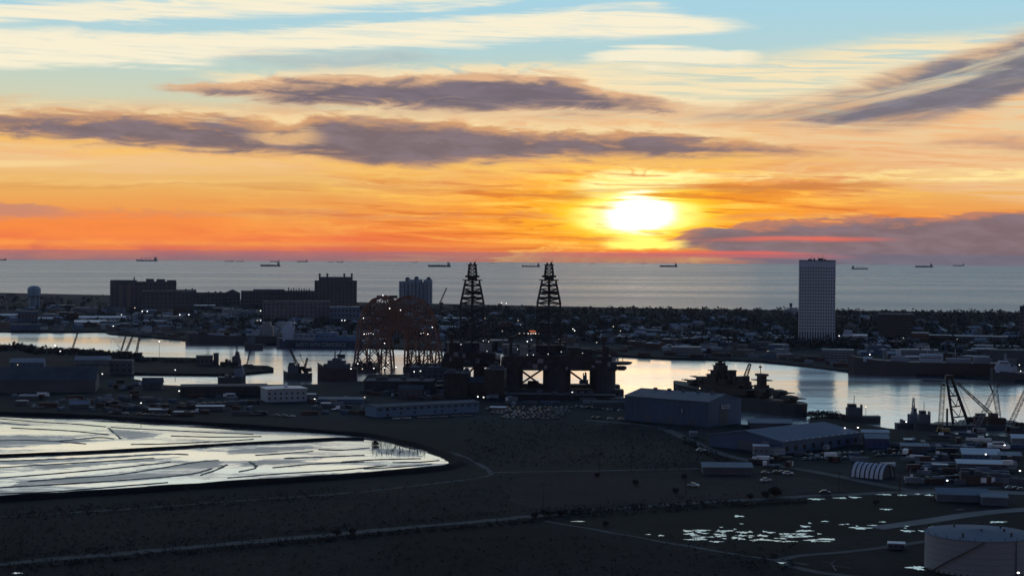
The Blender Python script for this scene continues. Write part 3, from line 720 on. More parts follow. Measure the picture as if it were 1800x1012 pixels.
def roofgear(root, w, d, h, n, rnd, m=m_dgrey):
    for _ in range(n):
        MB().bx(rnd.uniform(-.38, .38) * w, rnd.uniform(-.3, .3) * d, h - .05, rnd.uniform(2, 5), rnd.uniform(2, 4), rnd.uniform(1.2, 3)).build('roof_unit', m, root)
def block(l, r, base, top, label, wall=m_grey, roof=m_roofd, depth=None, floors=0, cols=0, rt='flat', gear=0, name='building', cat='building', group=None, rz=None, single=False, axis='x', rise=.25, fw=.5, fh=.5, z=2.0, para=.8):
    p = P((l + r) / 2, base, z); k = p.y / FPX; w = (r - l) * k; h = (base - top) * k * 1.0; d = depth or w * .6
    a = face(p) if rz is None else rz
    q = p + Vector((-math.sin(a), math.cos(a), 0)) * (d / 2)
    R = thing(name, label, cat, (q.x, q.y, z), a, group); rnd = random.Random(int(l * 13 + base))
    if rt == 'flat':
        wo_ = MB().bx(0, 0, -.5, w, d, h + .5).build('wall', wall, R)
        ro_ = MB().bx(0, 0, h - .02, w + .5, d + .5, para).build('roof', roof, R)
        hh = h + para
    else:
        rs_ = min(w, d) * rise * .5; he = max(h - rs_, h * .5)
        wo_ = MB().gwall(-w / 2, w / 2, -d / 2, d / 2, -.5, he, h - .05, axis).build('wall', wall, R)
        ro_ = MB().gable(-w / 2, w / 2, -d / 2, d / 2, he, h, axis, ov=.6, th=.3).build('roof', roof, R)
        hh = h
    if floors: windows(wo_, w, d, h if rt == 'flat' else he, floors, cols, single=single, fw=fw, fh=fh)
    if gear: roofgear(ro_, w, d, hh, gear, rnd)
    return R, w, d, h

# office tower
p = P(1439.5, 604); k = p.y / FPX; tw = 63 * k; th = 146.5 * k; td = tw * .8
T = thing('office_tower', 'tall slab office tower with a regular grid of small windows', 'tower', (p.x, p.y + td / 2, 2), face(p) + R_(1.5))
m_tow = mat('tower_concrete', (.36, .41, .47), .8, 0, .08, .03)
MB().bx(0, 0, -.5, tw - 1.2, td - 1.2, th - 1).build('wall', mat('tower_core', (.03, .035, .045), .7), T)
g = MB(); nc, nr = 14, 20; z0 = th * .155; z1 = th * .925; cw = tw / nc; rh = (z1 - z0) / nr
for sgn, ax, W_, D_ in ((-1, 'x', tw, td), (1, 'x', tw, td), (-1, 'y', td, tw), (1, 'y', td, tw)):
    n_ = nc if ax == 'x' else int(nc * .8); c_ = W_ / n_
    def put_(u0, u1, za, zb):
        y0, y1 = (-D_ / 2, -D_ / 2 + .6) if sgn < 0 else (D_ / 2 - .6, D_ / 2)
        if ax == 'x': g.box(u0, u1, y0, y1, za, zb)
        else: g.box(y0, y1, u0 + (.6 if u0 < -W_ / 2 + .1 else 0), u1 - (.6 if u1 > W_ / 2 - .1 else 0), za, zb)
    for i in range(n_ + 1):
        u = -W_ / 2 + c_ * i; put_(max(-W_ / 2, u - c_ * .27), min(W_ / 2, u + c_ * .27), 4, th - .9)
    for j in range(nr + 1):
        za = z0 + rh * j
        for i in range(n_): put_(-W_ / 2 + c_ * (i + .27), -W_ / 2 + c_ * (i + .73), za - rh * .26, za + rh * .26)
    for i in range(n_): put_(-W_ / 2 + c_ * (i + .27), -W_ / 2 + c_ * (i + .73), z1 + rh * .26, th - .9)
g.build('facade_grid', m_tow, T)
me = MB().box(-cw * .24, cw * .24, -.1, .1, -rh * .24, rh * .24).mesh('window', m_glass)
for j in range(nr):
    for i in range(nc): link('window', me, T, (-tw / 2 + cw * (i + .5), -td / 2 + .6, z0 + rh * (j + .5)))
MB().bx(0, 0, th - .9, tw + .3, td + .3, 1.2).build('roof', m_dgrey, T)
MB().bx(0, -1, -.5, tw + 6, td + 6, 4.6).build('podium', m_tow, T)
for x, w_, h_ in ((-.2, .10, 1.6), (-.08, .05, 2.4), (.1, .14, 2.6), (.22, .05, 1.6)): MB().bx(x * tw, 0, th + .25, w_ * tw, 4, h_).build('roof_unit', m_dgrey, T)
for x in (-.15, .02, .17): MB().bar((x * tw, 1, th), (x * tw, 1, th + 7), .18).build('antenna', m_dgrey, T)

# hotel with four roof turrets
Hh, w, d, h = block(553, 627, 546, 494, 'dark hotel block with four small turrets on its roof', m_dgrey, m_roofd, None, 8, 11, gear=0, single=True, fw=.45, fh=.55, name='hotel')
MB().bx(0, 0, h + .8, w * .80, d * .8, 7).build('upper_storey', m_dgrey, Hh)
for x in (-.38, -.2, .2, .38): MB().bx(x * w, -d * .3, h + .8, 3.4, 3.4, 12).gable(x * w - 1.7, x * w + 1.7, -d * .3 - 1.7, -d * .3 + 1.7, h + 12.8, h + 14.4, ov=.5).build('turret', m_dgrey, Hh)
# pale rounded condominium
p = P(730, 534); k = p.y / FPX; w = 60 * k; h = 44 * k
Cn = thing('condominium', 'pale blue condominium of joined rounded towers by the sea', 'building', (p.x, p.y + 14, 2), face(p))
m_cond = mat('condo_wall', (.24, .31, .40), .8, 0, .12, .02)
MB().bx(0, 4, -.5, w * .96, 20, h * .88).build('wall', m_cond, Cn)
for x, hh, r_ in ((-.36, .90, .13), (-.12, .97, .12), (.1, .98, .10), (.36, .97, .13)): MB().lathe([(r_ * w, -.5), (r_ * w, h * hh)], 14, x * w, -2).build('tower_bay', m_cond, Cn)
for x, hh in ((-.24, 1.02), (.02, 1.05), (.38, 1.03)): MB().lathe([(.065 * w, h * .85), (.065 * w, h * hh), (.03 * w, h * hh + 2.2)], 10, x * w, 2).build('roof_dome', m_dgrey, Cn)
for i in range(9):
    x = -.44 + .11 * i; MB().bx(x * w, -14 if abs(x + .36) < .14 or abs(x - .36) < .14 else -11.5, 3, .022 * w, 1.2, h * .8).build('balcony_stack', m_glass, Cn)
# hospital blocks and neighbours along the skyline
A, w, d, h = block(195, 309, 546, 496, 'large flat grey hospital block rising above the town', m_dgrey, m_roofd, 60, 7, 14, gear=0, fw=.3, fh=.45, name='hospital')
for x0, x1, hh in ((-.5, -.1, 3.5), (.04, .16, 6), (.2, .33, 5.5), (.36, .5, 3.5)): MB().box(x0 * w, x1 * w, -d * .2, d * .3, h + .7, h + hh).build('plant_room', m_dgrey, A)
MB().bx(-.14 * w, 0, h, 2.5, 2.5, 9).build('chimney', m_dgrey, A)
for x in (-.34, -.22): MB().bx(x * w, -d / 2 - .6, 0, .06 * w, 1.4, h * .92).build('facade_pier', m_tan, A)
block(250, 340, 552, 512, 'lower dark wing in front of the hospital block', m_dgrey, m_roofd, 45, 5, 12, gear=4, fw=.4, fh=.4)
block(311, 345, 540, 510, 'small stepped block at the end of the hospital', m_dgrey, m_roofd, 30, 4, 5, gear=2)
block(345, 396, 538, 515, 'low dark block beside the hospital steps', m_dgrey, m_roofd, 40, 3, 8, gear=3)
block(395, 422, 536, 509, 'dark block with a gabled roof on the skyline', m_dgrey, m_roofd, 30, 3, 4, rt='gable', axis='y', rise=.5)
A, w, d, h = block(424, 500, 541, 512, 'long dark flat roofed block on the skyline', m_dgrey, m_roofd, 40, 4, 12, gear=1)
MB().box(-.22 * w, .5 * w, -d * .3, d * .2, h + .7, h + 3.8).build('plant_room', m_dgrey, A)
A, w, d, h = block(500, 553, 542, 512, 'flat block carrying a row of roof vents beside the hotel', m_dgrey, m_roofd, 40, 4, 8, gear=0)
for i, hh in enumerate((6.5, 4, 5.5, 3, 5, 3.5, 4.5, 3, 4.2)): MB().bx(-w * .36 + i * w * .085, 0, h + .7, 2.2, 2, hh).build('roof_vent', m_black, A)
block(462, 580, 566, 530, 'broad apartment block with dark window rows below the hotel', mat('slate_wall', (.13, .14, .17), .8), m_roofd, 35, 5, 16, gear=5, fw=.4, fh=.5)
block(580, 632, 568, 540, 'pale blue office block below the hotel', m_lblue, m_roofg, 30, 3, 8, gear=2)
block(540, 612, 556, 541, 'low pale roofed hall in front of the hotel', m_grey, m_roofg, 30)
# domed tank tower on the left
p = P(60, 541); k = p.y / FPX; r_ = 11.5 * k
Tk = thing('water_tower', 'pale blue round tank tower with domed cap at the coast', 'water tower', (p.x, p.y, 2), 0)
m_tank = mat('tank_blue', (.20, .29, .38), .7, 0, .1, .05)
h = 39 * k
for i in range(6):
    a = i * math.pi / 3; MB().bar((r_ * .75 * math.cos(a), r_ * .75 * math.sin(a), -.5), (r_ * .75 * math.cos(a), r_ * .75 * math.sin(a), h * .5), 1.6, 6).build('leg', m_tank, Tk)
MB().lathe([(r_ * .35, -.5), (r_ * .35, h * .5)], 12).build('riser', m_tank, Tk)
MB().lathe([(r_ * .5, h * .45), (r_ * .98, h * .56), (r_, h * .84), (r_ * .86, h * .92), (r_ * .5, h * .985), (r_ * .1, h * 1.0)], 20).build('tank', m_tank, Tk)
# dark block by the tower, block at the edge, and the low white steps
block(1545, 1603, 600, 553, 'very dark windowless looking block next to the office tower', mat('near_black_wall', (.04, .045, .05), .7), m_roofd, 40, 8, 12, gear=1, fw=.6, fh=.3)
block(1793, 1850, 604, 540, 'dark tall block cut by the photo edge', m_dgrey, m_roofd, 40, 9, 8, gear=2)
A, w, d, h = block(1482, 1524, 606, 590, 'white stepped building with long terraces beside the tower', m_pale, m_white, 30, 3, 1, fw=.9, fh=.4)
MB().bx(-.3 * w, 2, h, .35 * w, 16, 6).build('upper_storey', m_pale, A)
block(1462, 1552, 606, 600, 'long low white terrace at the foot of the stepped building', m_pale, m_white, 20, 1, 1, fw=.94, fh=.4)
block(1376, 1410, 555, 541, 'pale twin roofed church near the coast beside the tower', m_pale, m_roofg, 25, 2, 5, rt='gable', axis='y', rise=.4, cat='church', name='church')
block(1388, 1392, 552, 533, 'thin church spire on the skyline beside the tower', m_grey, m_roofd, 4, rt='gable', rise=2.5, name='church_spire', cat='spire')
block(1603, 1632, 608, 586, 'brown brick warehouse with pale cornice near the ships', m_brick, m_roofg, 26, 3, 6)
block(1632, 1672, 604, 590, 'reddish low brick house row behind the ship', m_brick, m_roofg, 24, 3, 8)
block(1672, 1770, 606, 592, 'long flat roofed warehouse with pale eaves', m_dgrey, m_roofg, 30, 2, 18)
block(1582, 1648, 634, 616, 'pale three storey terminal with arched windows behind the ship', m_grey, m_roofg, 24, 3, 14, gear=2)
block(1712, 1745, 622, 608, 'pale four bay house with tall windows', m_pale, m_roofg, 20, 2, 4, fw=.35, fh=.7)
block(1742, 1800, 640, 617, 'dark wide shed near the edge behind the moored ship', m_dgrey, m_roofd, 30)
block(1055, 1200, 598, 588, 'long low pale roofed warehouse across the channel', m_grey, m_roofg, 40, rt='gable', rise=.12)
block(1190, 1250, 593, 584, 'grey roofed market hall among the trees', m_grey, m_roofg, 30, rt='gable', rise=.15)
block(1300, 1400, 602, 594, 'long low hall on the way to the tower', m_grey, m_roofg, 24)
block(1180, 1232, 624, 611, 'grey waterfront warehouse with small dark windows', m_grey, m_roofg, 22, 2, 12)
block(1445, 1500, 634, 616, 'waterfront office with pale window bands below the tower', m_grey, m_roofg, 24, 3, 8, fw=.8, fh=.35)
# left: dock warehouses
block(-40, 40, 560, 552, 'long white roofed dock shed cut by the photo edge', m_dgrey, m_roofw, 26, rt='gable', rise=.2, name='dock_shed', cat='shed')
block(66, 106, 566, 558, 'white roofed dock shed beside the blue warehouse', m_dgrey, m_roofw, 22, rt='gable', rise=.2, name='dock_shed', cat='shed')
block(32, 66, 576, 548, 'square blue dock warehouse near the water', m_blue, m_dgrey, 30, 2, 6, name='warehouse', cat='warehouse')
block(140, 220, 567, 556, 'long white roofed dock shed behind the lit canopy', m_dgrey, m_roofw, 30, rt='gable', rise=.15, name='dock_shed', cat='shed')
block(132, 186, 574, 563, 'open shed with a bright peach white roof', m_brick, mat('peach_roof', (.82, .70, .60), .3, 0, .05), 24, rt='gable', rise=.25, name='dock_shed', cat='shed')
block(20, 70, 581, 571, 'dark blue quay shed at the water edge', m_blue, m_dgrey, 20, name='dock_shed', cat='shed')
block(336, 378, 544, 536, 'low hall with one bright roof edge below the hospital', m_dgrey, m_roofw, 20, rt='gable', rise=.12)
block(780, 830, 566, 558, 'bright roofed long hall behind the first derrick', m_dgrey, m_roofw, 20, rt='gable', rise=.14)
block(772, 800, 584, 573, 'pale roofed hall right behind the lifting gantry', m_grey, m_roofg, 24, rt='gable', rise=.14)

# lit filling station
p = P(928, 592); k = p.y / FPX
F = thing('filling_station', 'lit filling station canopy with glowing red fascia between the derricks', 'filling station', (p.x, p.y, 2), face(p))
MB().box(-20 * k, 21 * k, 0, 12, 4.6, 5.6).build('canopy', m_dgrey, F)
MB().box(-19.8 * k, 2 * k, -.15, -.02, 4.1, 5.0).box(4 * k, 15 * k, -.15, -.02, 3.9, 5.2).box(17 * k, 20.5 * k, -.15, -.02, 4.1, 5.0).build('lit_fascia', mat('canopy_glow', (.8, .7, .6), .5, 0, 0, 1, emit=((1, .82, .68), 1.6)), F)
MB().box(1 * k, 15 * k, .5, 9, 5.6, 9.2).build('shop_wall', m_brick, F)
MB().box(2 * k, 14 * k, .3, .45, 7.2, 8.3).build('red_sign', m_redl, F)
for x in (-17, -6, 6, 17): MB().bx(x * k, 5, 0, .5, .5, 4.6).build('column', m_grey, F)

# random town fabric: individual houses and low blocks
CITY_A = R_(-35)
def regions(px):
    return ('before the hotel' if px < 560 else 'between hotel and first derrick' if px < 800 else 'between the two derricks' if px < 950 else
            'between second derrick and tower' if px < 1400 else 'beyond the tower')
hm = {}
def house_mesh(kind, wall, roof):
    key = (kind, wall.name, roof.name)
    if key in hm: return hm[key]
    w, d, he, hr = {'house': (12, 10, 5.5, 8.5), 'long': (22, 11, 5, 8), 'tall': (13, 14, 9, 12)}[kind]
    hm[key] = (MB().gwall(-w / 2, w / 2, -d / 2, d / 2, -.5, he, hr - .1, 'x').mesh('wall', wall), MB().gable(-w / 2, w / 2, -d / 2, d / 2, he, hr, 'x', ov=.7).mesh('roof', roof))
    return hm[key]
rnd = random.Random(5)
tones = [('pale', m_pale), ('grey', m_grey), ('tan', m_tan), ('blue grey', m_lblue)]
rtones = [('grey roofed', m_roofg), ('dark roofed', m_roofd), ('grey roofed', m_roofg), ('light roofed', mat('light_shingle', (.16, .185, .22), .6))]
n = 0
while n < 250:
    px = rnd.uniform(-20, 1820); t = rnd.random() ** .8
    lo = 545 + px * .011; hi = 578 + px * .026
    py = lo + (hi - lo) * t
    if px < 560 and rnd.random() < .35: continue
    if 1395 < px < 1480 and py > 575: continue
    if 780 < px < 1000 and py > 585: continue
    p = P(px, py); kind = rnd.choice(['house', 'house', 'house', 'long', 'tall']); tn, wm = rnd.choice(tones); rn, rm = rnd.choice(rtones)
    a, b = house_mesh(kind, wm, rm)
    r = thing('town_house', '%s %s house among the trees %s' % (rn, tn, regions(px)), 'house', p, CITY_A + rnd.choice((0, math.pi / 2)) + rnd.uniform(-.05, .05), 'houses of the far town')
    link('wall', a, r); link('roof', b, r); n += 1
n = 0
while n < 125:
    px = rnd.choice((rnd.uniform(-10, 640), rnd.uniform(1480, 1810), rnd.uniform(1090, 1500), rnd.uniform(0, 1800)))
    bank = 583 + px * .02 if px < 600 else 611 + (px - 620) * .033 if px < 1280 else 634 + (px - 1280) * .072
    py = bank - 6 - (rnd.random() ** 1.3) * 42
    if 300 < px < 640 and py > bank - 26: continue
    if 1480 < px and py > bank - 24: continue
    tn, wm = rnd.choice(tones + [('brick', m_brick), ('dark', m_dgrey)]); rn, rm = rnd.choice(rtones); wpx = rnd.uniform(14, 44); hpx = rnd.uniform(6, 13)
    if 1395 < px + wpx and px < 1480 and py > 570: continue
    fl = 2 if hpx < 9 else 3
    block(px, px + wpx, py, py - hpx, '%s %s low waterside block %s' % (rn, tn, regions(px)), wm, rm, rnd.uniform(14, 26), fl, max(3, int(wpx / 4)), rt=rnd.choice(['flat', 'flat', 'gable']), gear=rnd.randint(0, 3), group='low blocks of the far waterfront', name='low_building', rise=.2, rz=face(P(px, py)) + rnd.choice((-.35, -.35, 0, .2)))
    n += 1

# tree masses of the town
def clump(mb, c, rx, rz, n, rnd, m=0):
    for _ in range(n):
        while True:
            v = Vector((rnd.uniform(-1, 1), rnd.uniform(-1, 1), rnd.uniform(-1, 1)))
            if .25 < v.length < 1: break
        q = Vector((c[0] + v.x * rx, c[1] + v.y * rx, c[2] + v.z * rz)); s_ = rx * rnd.uniform(.22, .45)
        a = Vector((rnd.uniform(-1, 1), rnd.uniform(-1, 1), rnd.uniform(-.6, .6))).normalized() * s_; b = Vector((rnd.uniform(-1, 1), rnd.uniform(-1, 1), rnd.uniform(-1, 1))).normalized() * s_
        mb.add([q - a, q + b, q + a, q - b * .8], [(0, 1, 2, 3)], m)
mb = MB(); rnd = random.Random(11)
for _ in range(8200):
    px = rnd.uniform(-30, 1830); t = rnd.random()
    lo = 536 + px * .009 if px > 500 else 522 + px * .031; hi = 574 + px * .029
    dens = .3 if px < 420 else .6 if px < 640 else 1.0
    if rnd.random() > dens: continue
    py = lo + (hi - lo) * t
    p = P(px, py); s = rnd.uniform(3.2, 6.5)
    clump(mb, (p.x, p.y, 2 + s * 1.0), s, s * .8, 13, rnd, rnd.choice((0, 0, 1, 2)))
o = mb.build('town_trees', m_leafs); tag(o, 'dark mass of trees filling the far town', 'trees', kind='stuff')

# single trees and palms that break the skyline along the coast
def leaf_tree(kind, rnd):
    if kind == 'palm':
        t = MB().bar((0, 0, -.3), (.5, .2, 9.5), .35, 5, .22); c = MB()
        for i in range(14):
            a = i * 2.4; r_ = 2.6; up = .5 - .9 * (i % 3) / 2
            q = Vector((.5, .2, 9.5)); e = q + Vector((math.cos(a) * r_, math.sin(a) * r_, up)); mid = (q + e) / 2 + Vector((0, 0, .7)); s_ = Vector((-math.sin(a), math.cos(a), 0)) * .55
            c.add([q, mid + s_, e, mid - s_], [(0, 1, 2, 3)])
    else:
        t = MB().bar((0, 0, -.3), (0, 0, 4.5), .45, 6, .25).bar((0, 0, 3), (1.8, .4, 5.5), .22, 4, .1).bar((0, 0, 3.2), (-1.6, -.6, 5.8), .2, 4, .1); c = MB()
        for q, s_ in (((0, 0, 6.2), 2.8), ((1.9, .4, 6), 2.0), ((-1.8, -.6, 6.3), 2.1), ((.3, 1.2, 7.6), 1.8)): clump(c, q, s_, s_ * .75, 34, rnd)
    return t.mesh('trunk', m_bark), c.mesh('crown', m_leafs[0])
rnd = random.Random(31); TM = {'palm': [leaf_tree('palm', rnd)], 'round': [leaf_tree('round', rnd) for _ in range(4)]}
CW = {'palm': 'thin palm', 'round': 'round dark tree'}
for i in range(100):
    px = rnd.uniform(640, 1810) if i % 6 else rnd.uniform(180, 640); kind = 'palm' if rnd.random() < .28 else 'round'
    py = (537.5 + (px - 640) * .0128) if px > 640 else 521 + (px - 180) * .035
    p = P(px, py + rnd.uniform(0, 3)); tm, cm = rnd.choice(TM[kind]); s = rnd.uniform(.5, .98)
    r = thing('palm_tree' if kind == 'palm' else 'coast_tree', '%s standing on the coast line %s' % (CW[kind], regions(px)), 'tree', p, rnd.uniform(0, 6.28), 'trees along the coast'); r.scale = (s, s, s)
    link('trunk', tm, r); link('crown', cm, r)

# ------------------------------------------------------------------ lifting vessel: two yellow truss gantries on twin barges
gp = P(698, 650, 0); gy0 = 1640.0
def gpt(px, py, y): return D(px, py, y)
Gv = thing('lifting_gantry', 'huge rust yellow twin truss gantry standing on two barges', 'gantry', (gp.x, gy0, 0))
def loc_(v): return v - Vector((gp.x, gy0, 0))
def truss_leg(mb, a0, a1, b0, b1, n, r):
    "flat truss between two chords"
    for p_, q_ in ((a0, a1), (b0, b1)): mb.bar(p_, q_, r, 5)
    for i in range(n):
        t, u = i / n, (i + 1) / n
        pa, pb = a0.lerp(a1, t), b0.lerp(b1, t); qa, qb = a0.lerp(a1, u), b0.lerp(b1, u)
        if i % 2: mb.bar(pa, qb, r * .6, 4)
        else: mb.bar(pb, qa, r * .6, 4)
        mb.bar(qa, qb, r * .55, 4)
OUT = [(622, 652), (625, 626), (628, 600), (632, 565), (640, 543), (655, 527), (674, 520), (686, 525), (693, 533), (700, 526), (718, 520), (740, 528), (757, 547), (765, 572), (770, 600), (773, 626), (776, 652)]
INN = [(689, 652), (688, 630), (686, 612), (684, 600), (684, 592), (686, 586), (689, 582), (692, 580), (696, 579), (702, 580), (707, 583), (711, 588), (713, 594), (714, 602), (713, 614), (712, 632), (713, 652)]
for gi, (sx, yy) in enumerate(((-1, gy0), (4, gy0 + 42))):
    for fi, dy_ in enumerate((-6, 6)):
        Y = yy + dy_; NL = 4
        def q(px, py): return loc_(D(px + sx, py, Y))
        lay = [[q(OUT[i][0] + (INN[i][0] - OUT[i][0]) * t / (NL - 1), OUT[i][1] + (INN[i][1] - OUT[i][1]) * t / (NL - 1)) for i in range(len(OUT))] for t in range(NL)]
        for t in range(NL):
            mb = MB()
            for i in range(len(OUT) - 1): mb.bar(lay[t][i], lay[t][i + 1], 1.0 if t in (0, NL - 1) else .7, 5)
            mb.build('arch_chord', m_yel, Gv)
        for t in range(NL - 1):
            mb = MB()
            for i in range(len(OUT) - 1):
                a, b, c_, e = lay[t][i], lay[t][i + 1], lay[t + 1][i], lay[t + 1][i + 1]
                mb.bar(a, e, .5, 4) if (i + t + fi) % 2 else mb.bar(b, c_, .5, 4)
                if 3 <= i <= 12: mb.bar(a, c_, .45, 4)
                if 2 <= i <= 13:
                    mb.bar(b, c_, .4, 4) if (i + t + fi) % 2 else mb.bar(a, e, .4, 4)
            mb.build('arch_lacing', m_yel, Gv)
    # braces that tie the two faces of a gantry together
    mb = MB()
    for i in range(len(OUT)):
        for (px, py) in (OUT[i], INN[i]):
            mb.bar(loc_(D(px + sx, py, yy - 6)), loc_(D(px + sx, py, yy + 6)), .5, 4)
            mb.bar(loc_(D(px + sx, py, yy - 6)), loc_(D(px + sx, py + 9, yy + 6)), .35, 4)
    mb.build('cross_brace', m_yel, Gv)
    # lifting block girder and hanging gear
    mb = MB()
    for py in (556, 562): mb.bar(loc_(D(655 + sx, py, yy)), loc_(D(716 + sx, py, yy)), .8, 5)
    mb.build('lifting_beam', m_yel, Gv)
    for x in (676, 696):
        MB().bar(loc_(D(x + sx, 560, yy)), loc_(D(x + sx, 596, yy)), .25, 4).bx(loc_(D(x + sx, 596, yy)).x, loc_(D(x + sx, 596, yy)).y, loc_(D(x + sx, 600, yy)).z - 2, 3, 3, 4).build('lifting_block', m_rust, Gv)
    for x, y_ in ((668, 519), (690, 518)): MB().bx(loc_(D(x + sx, y_, yy)).x, loc_(D(x, y_, yy)).y, loc_(D(x + sx, 524, yy)).z, 5, 5, 2.6).build('top_winch_house', m_rust, Gv)
for l, r in ((612, 662), (706, 785)):
    a = loc_(D(l, 650, gy0)); b = loc_(D(r, 650, gy0))
    MB().hull([(a.x, 3, 4, -2, 3), (a.x + 3, 30, 31, -2, 5), (b.x - 3, 30, 31, -2, 5), (b.x, 28, 30, -2, 4.5)]).build('barge', m_rust, Gv, loc=(0, 22, 0))
    for i in range(4): MB().bx(a.x + 6 + i * (b.x - a.x - 12) / 3, 2 - 4 * (i % 2), 5, 4, 5, 3 + i % 2 * 2).build('deck_house', m_rust, Gv)
# second pair of heavier legs seen under the arches
for px0, px1 in ((632, 627), (641, 650), (661, 668), (672, 667), (681, 676), (684, 690), (717, 722), (726, 721), (735, 741), (748, 742), (757, 763), (768, 764)):
    MB().bar(loc_(D(px0, 606, gy0 + 20)), loc_(D(px1, 651, gy0 + 20)), .85, 5).build('leg_strut', m_yel, Gv)

# ------------------------------------------------------------------ drilling rigs
m_rig = mat('rig_steel', (.026, .022, .024), .7, 0, .4, .1)
m_rig2 = mat('rig_deck', (.045, .048, .056), .7, 0, .4, .1)
def derrick(root, x, y, z0, z_a, z_b, z_top, w0, wb, wt):
    mb = MB(); mb.lattice((x, y, z0), (x, y, z_a), w0 * 1.02, w0, 6, .6, up=Vector((0, 1, 0)), rb=.42); mb.build('derrick_base', m_rig, root)
    mb = MB(); mb.lattice((x, y, z_a), (x, y, z_b), w0, wb, 5, .7, up=Vector((0, 1, 0)), rb=.33)
    for i in range(1, 4):      # heavy girts and the central stairs and racking board
        t = i / 4; zz = z_a + (z_b - z_a) * t; h_ = (w0 + (wb - w0) * t) / 2
        for s in (-1, 1): mb.bar((x - h_, y + s * h_, zz), (x + h_, y + s * h_, zz), .42, 4)
    mb.bar((x, y - wb * .3, z0), (x, y - wb * .2, z_b), .95, 4); mb.bar((x + 1.1, y, z_a), (x + .5, y, z_b), .5, 4)
    mb.bx(x + 1.5, y, z_a + (z_b - z_a) * .42, w0 * .55, w0 * .5, 1.4)
    mb.build('derrick_tower', m_rig, root)
    MB().bx(x, y, z_b - .4, wb * 1.45, wb * 1.35, .7).bx(x, y, z_b + 2.2, wb * 1.05, wb, 1.6).bx(x, y, z_b + .3, wb * .7, wb * .7, 2.2).build('crown_platform', m_rig, root)
    mb = MB(); mb.lattice((x, y, z_b + 3.5), (x, y, z_top), wb * .62, wt, 3, .85, up=Vector((0, 1, 0)), rb=.4); mb.build('derrick_top', m_rig, root)
    MB().bx(x, y, z_top, wt * 1.6, wt * 1.5, .7).bx(x - wt * .3, y, z_top + .7, wt * .3, wt, 1.4).bx(x + wt * .35, y, z_top + .7, wt * .3, wt, 1.8).build('crown_block', m_rig, root)
    MB().bar((x + wt * .5, y, z_top), (x + wt * .5, y, z_top + 4.5), .16).build('mast', m_rig, root)
def rig(px, y, label, seed, cols, deck, dpx, mirror=1):
    x0 = D(px, 690, y).x; k = y / FPX
    R = thing('drilling_rig', label, 'drilling rig', (x0, y, 0)); rnd = random.Random(seed)
    xl, xr = (deck[0] - px) * k, (deck[1] - px) * k; dep = 62
    for s in (0, 1): MB().hull([(xl - 6, 5, 6, -3, 4.2), (xl, 7, 7.5, -3, 4.6), (xr + 2, 7, 7.5, -3, 4.6), (xr + 6, 5, 6, -3, 4.2)]).build('pontoon', m_rig, R, loc=(0, s * dep * .8, 0))
    for (a, b) in cols:
        cx = ((a + b) / 2 - px) * k; w = (b - a) * k
        for s in (0, 1):
            MB().lathe([(w * .5, 3), (w * .5, 20.5)], 14, cx, s * dep * .8).build('column', m_rig, R)
    for i in range(len(cols) - 1):
        xa = (cols[i][1] - px) * k; xb = (cols[i + 1][0] - px) * k
        MB().bar((xa - 1, 0, 19), (xb + 1, 0, 5), .8, 8).build('brace', m_rig, R)
        if i == 0: MB().bar((xa - 1, dep * .8, 5), (xb + 1, dep * .8, 18), .8, 8).build('brace', m_rig, R)
        if i == 0: MB().bx((xa + xb) / 2, dep * .4, 4, 9, 6, 5).build('moored_launch', m_rig, R)
        MB().bar((xa - 1, 0, 6.2), (xb + 1, 0, 6.2), .8, 8).build('brace', m_rig, R)
    MB().box(xl, xr, -9, dep, 20, 27).build('main_deck', m_rig, R)
    MB().box(xl + 2, xr - 4, -8, dep - 2, 27, 31.5).build('upper_deck', m_rig, R)
    for i in range(34):
        MB().bar((rnd.uniform(xl + 4, xr - 4), rnd.uniform(-8, 4), 31), (rnd.uniform(xl + 4, xr - 4), rnd.uniform(-8, 4), 31 + rnd.uniform(2, 9)), .22, 4).build('pipe_run', m_rig2, R) if i % 3 == 0 else None
        w, d_, h_ = rnd.uniform(3, 12), rnd.uniform(3, 9), rnd.uniform(1.5, 9)
        MB().bx(rnd.uniform(xl + 6, xr - 8), rnd.uniform(-4, dep - 8), 31.4, w, d_, h_).build('deck_module', rnd.choice((m_rig, m_rig2, m_rig2, m_steel)), R)
    for i in range(22):
        xx = xl + (xr - xl) * (i + .5) / 22; MB().bx(xx, -9.4, rnd.uniform(20.5, 29), rnd.uniform(1.5, 5), .9, rnd.uniform(1, 4)).build('side_locker', rnd.choice((m_rig, m_rig2, m_steel)), R)
    for z_ in (27.2, 32): MB().box(xl, xr, -9.1, -9.0, z_ + .9, z_ + 1.05).build('hand_rail', m_rig2, R)
    for i in range(9): MB().bar((xl + (xr - xl) * i / 9, -9.5, 20), (xl + (xr - xl) * (i + 1) / 9, -9.5, 27), .25, 4).build('deck_truss', m_rig2, R)
    dx_ = (dpx - px) * k
    MB().box(dx_ - 13, dx_ + 13, 14, 40, 31.4, 39).build('drill_floor', m_rig, R)
    zt = D(dpx, 466, y + 27).z; zb = D(dpx, 492, y + 27).z; za = D(dpx, 533, y + 27).z
    derrick(R, dx_, 27, 39, za, zb, zt, 41 * k, 24 * k, 11 * k)
    for sx, ang, ln in ((xl + 8, 2.2, 26), (xr - 10, .7, 24)):
        zz = 31.4; MB().bar((sx, 2, zz), (sx, 2, zz + 12), 1.4, 8).bx(sx, 2, zz + 12, 5, 5, 4).build('crane_post', m_rig, R)
        MB().lattice((sx, 2, zz + 14), (sx + math.cos(ang) * ln, 4, zz + 14 + math.sin(ang) * ln * .45), 1.8, 1.0, 6, .2).build('crane_boom', m_rig, R)
    return R, xl, xr, k, x0
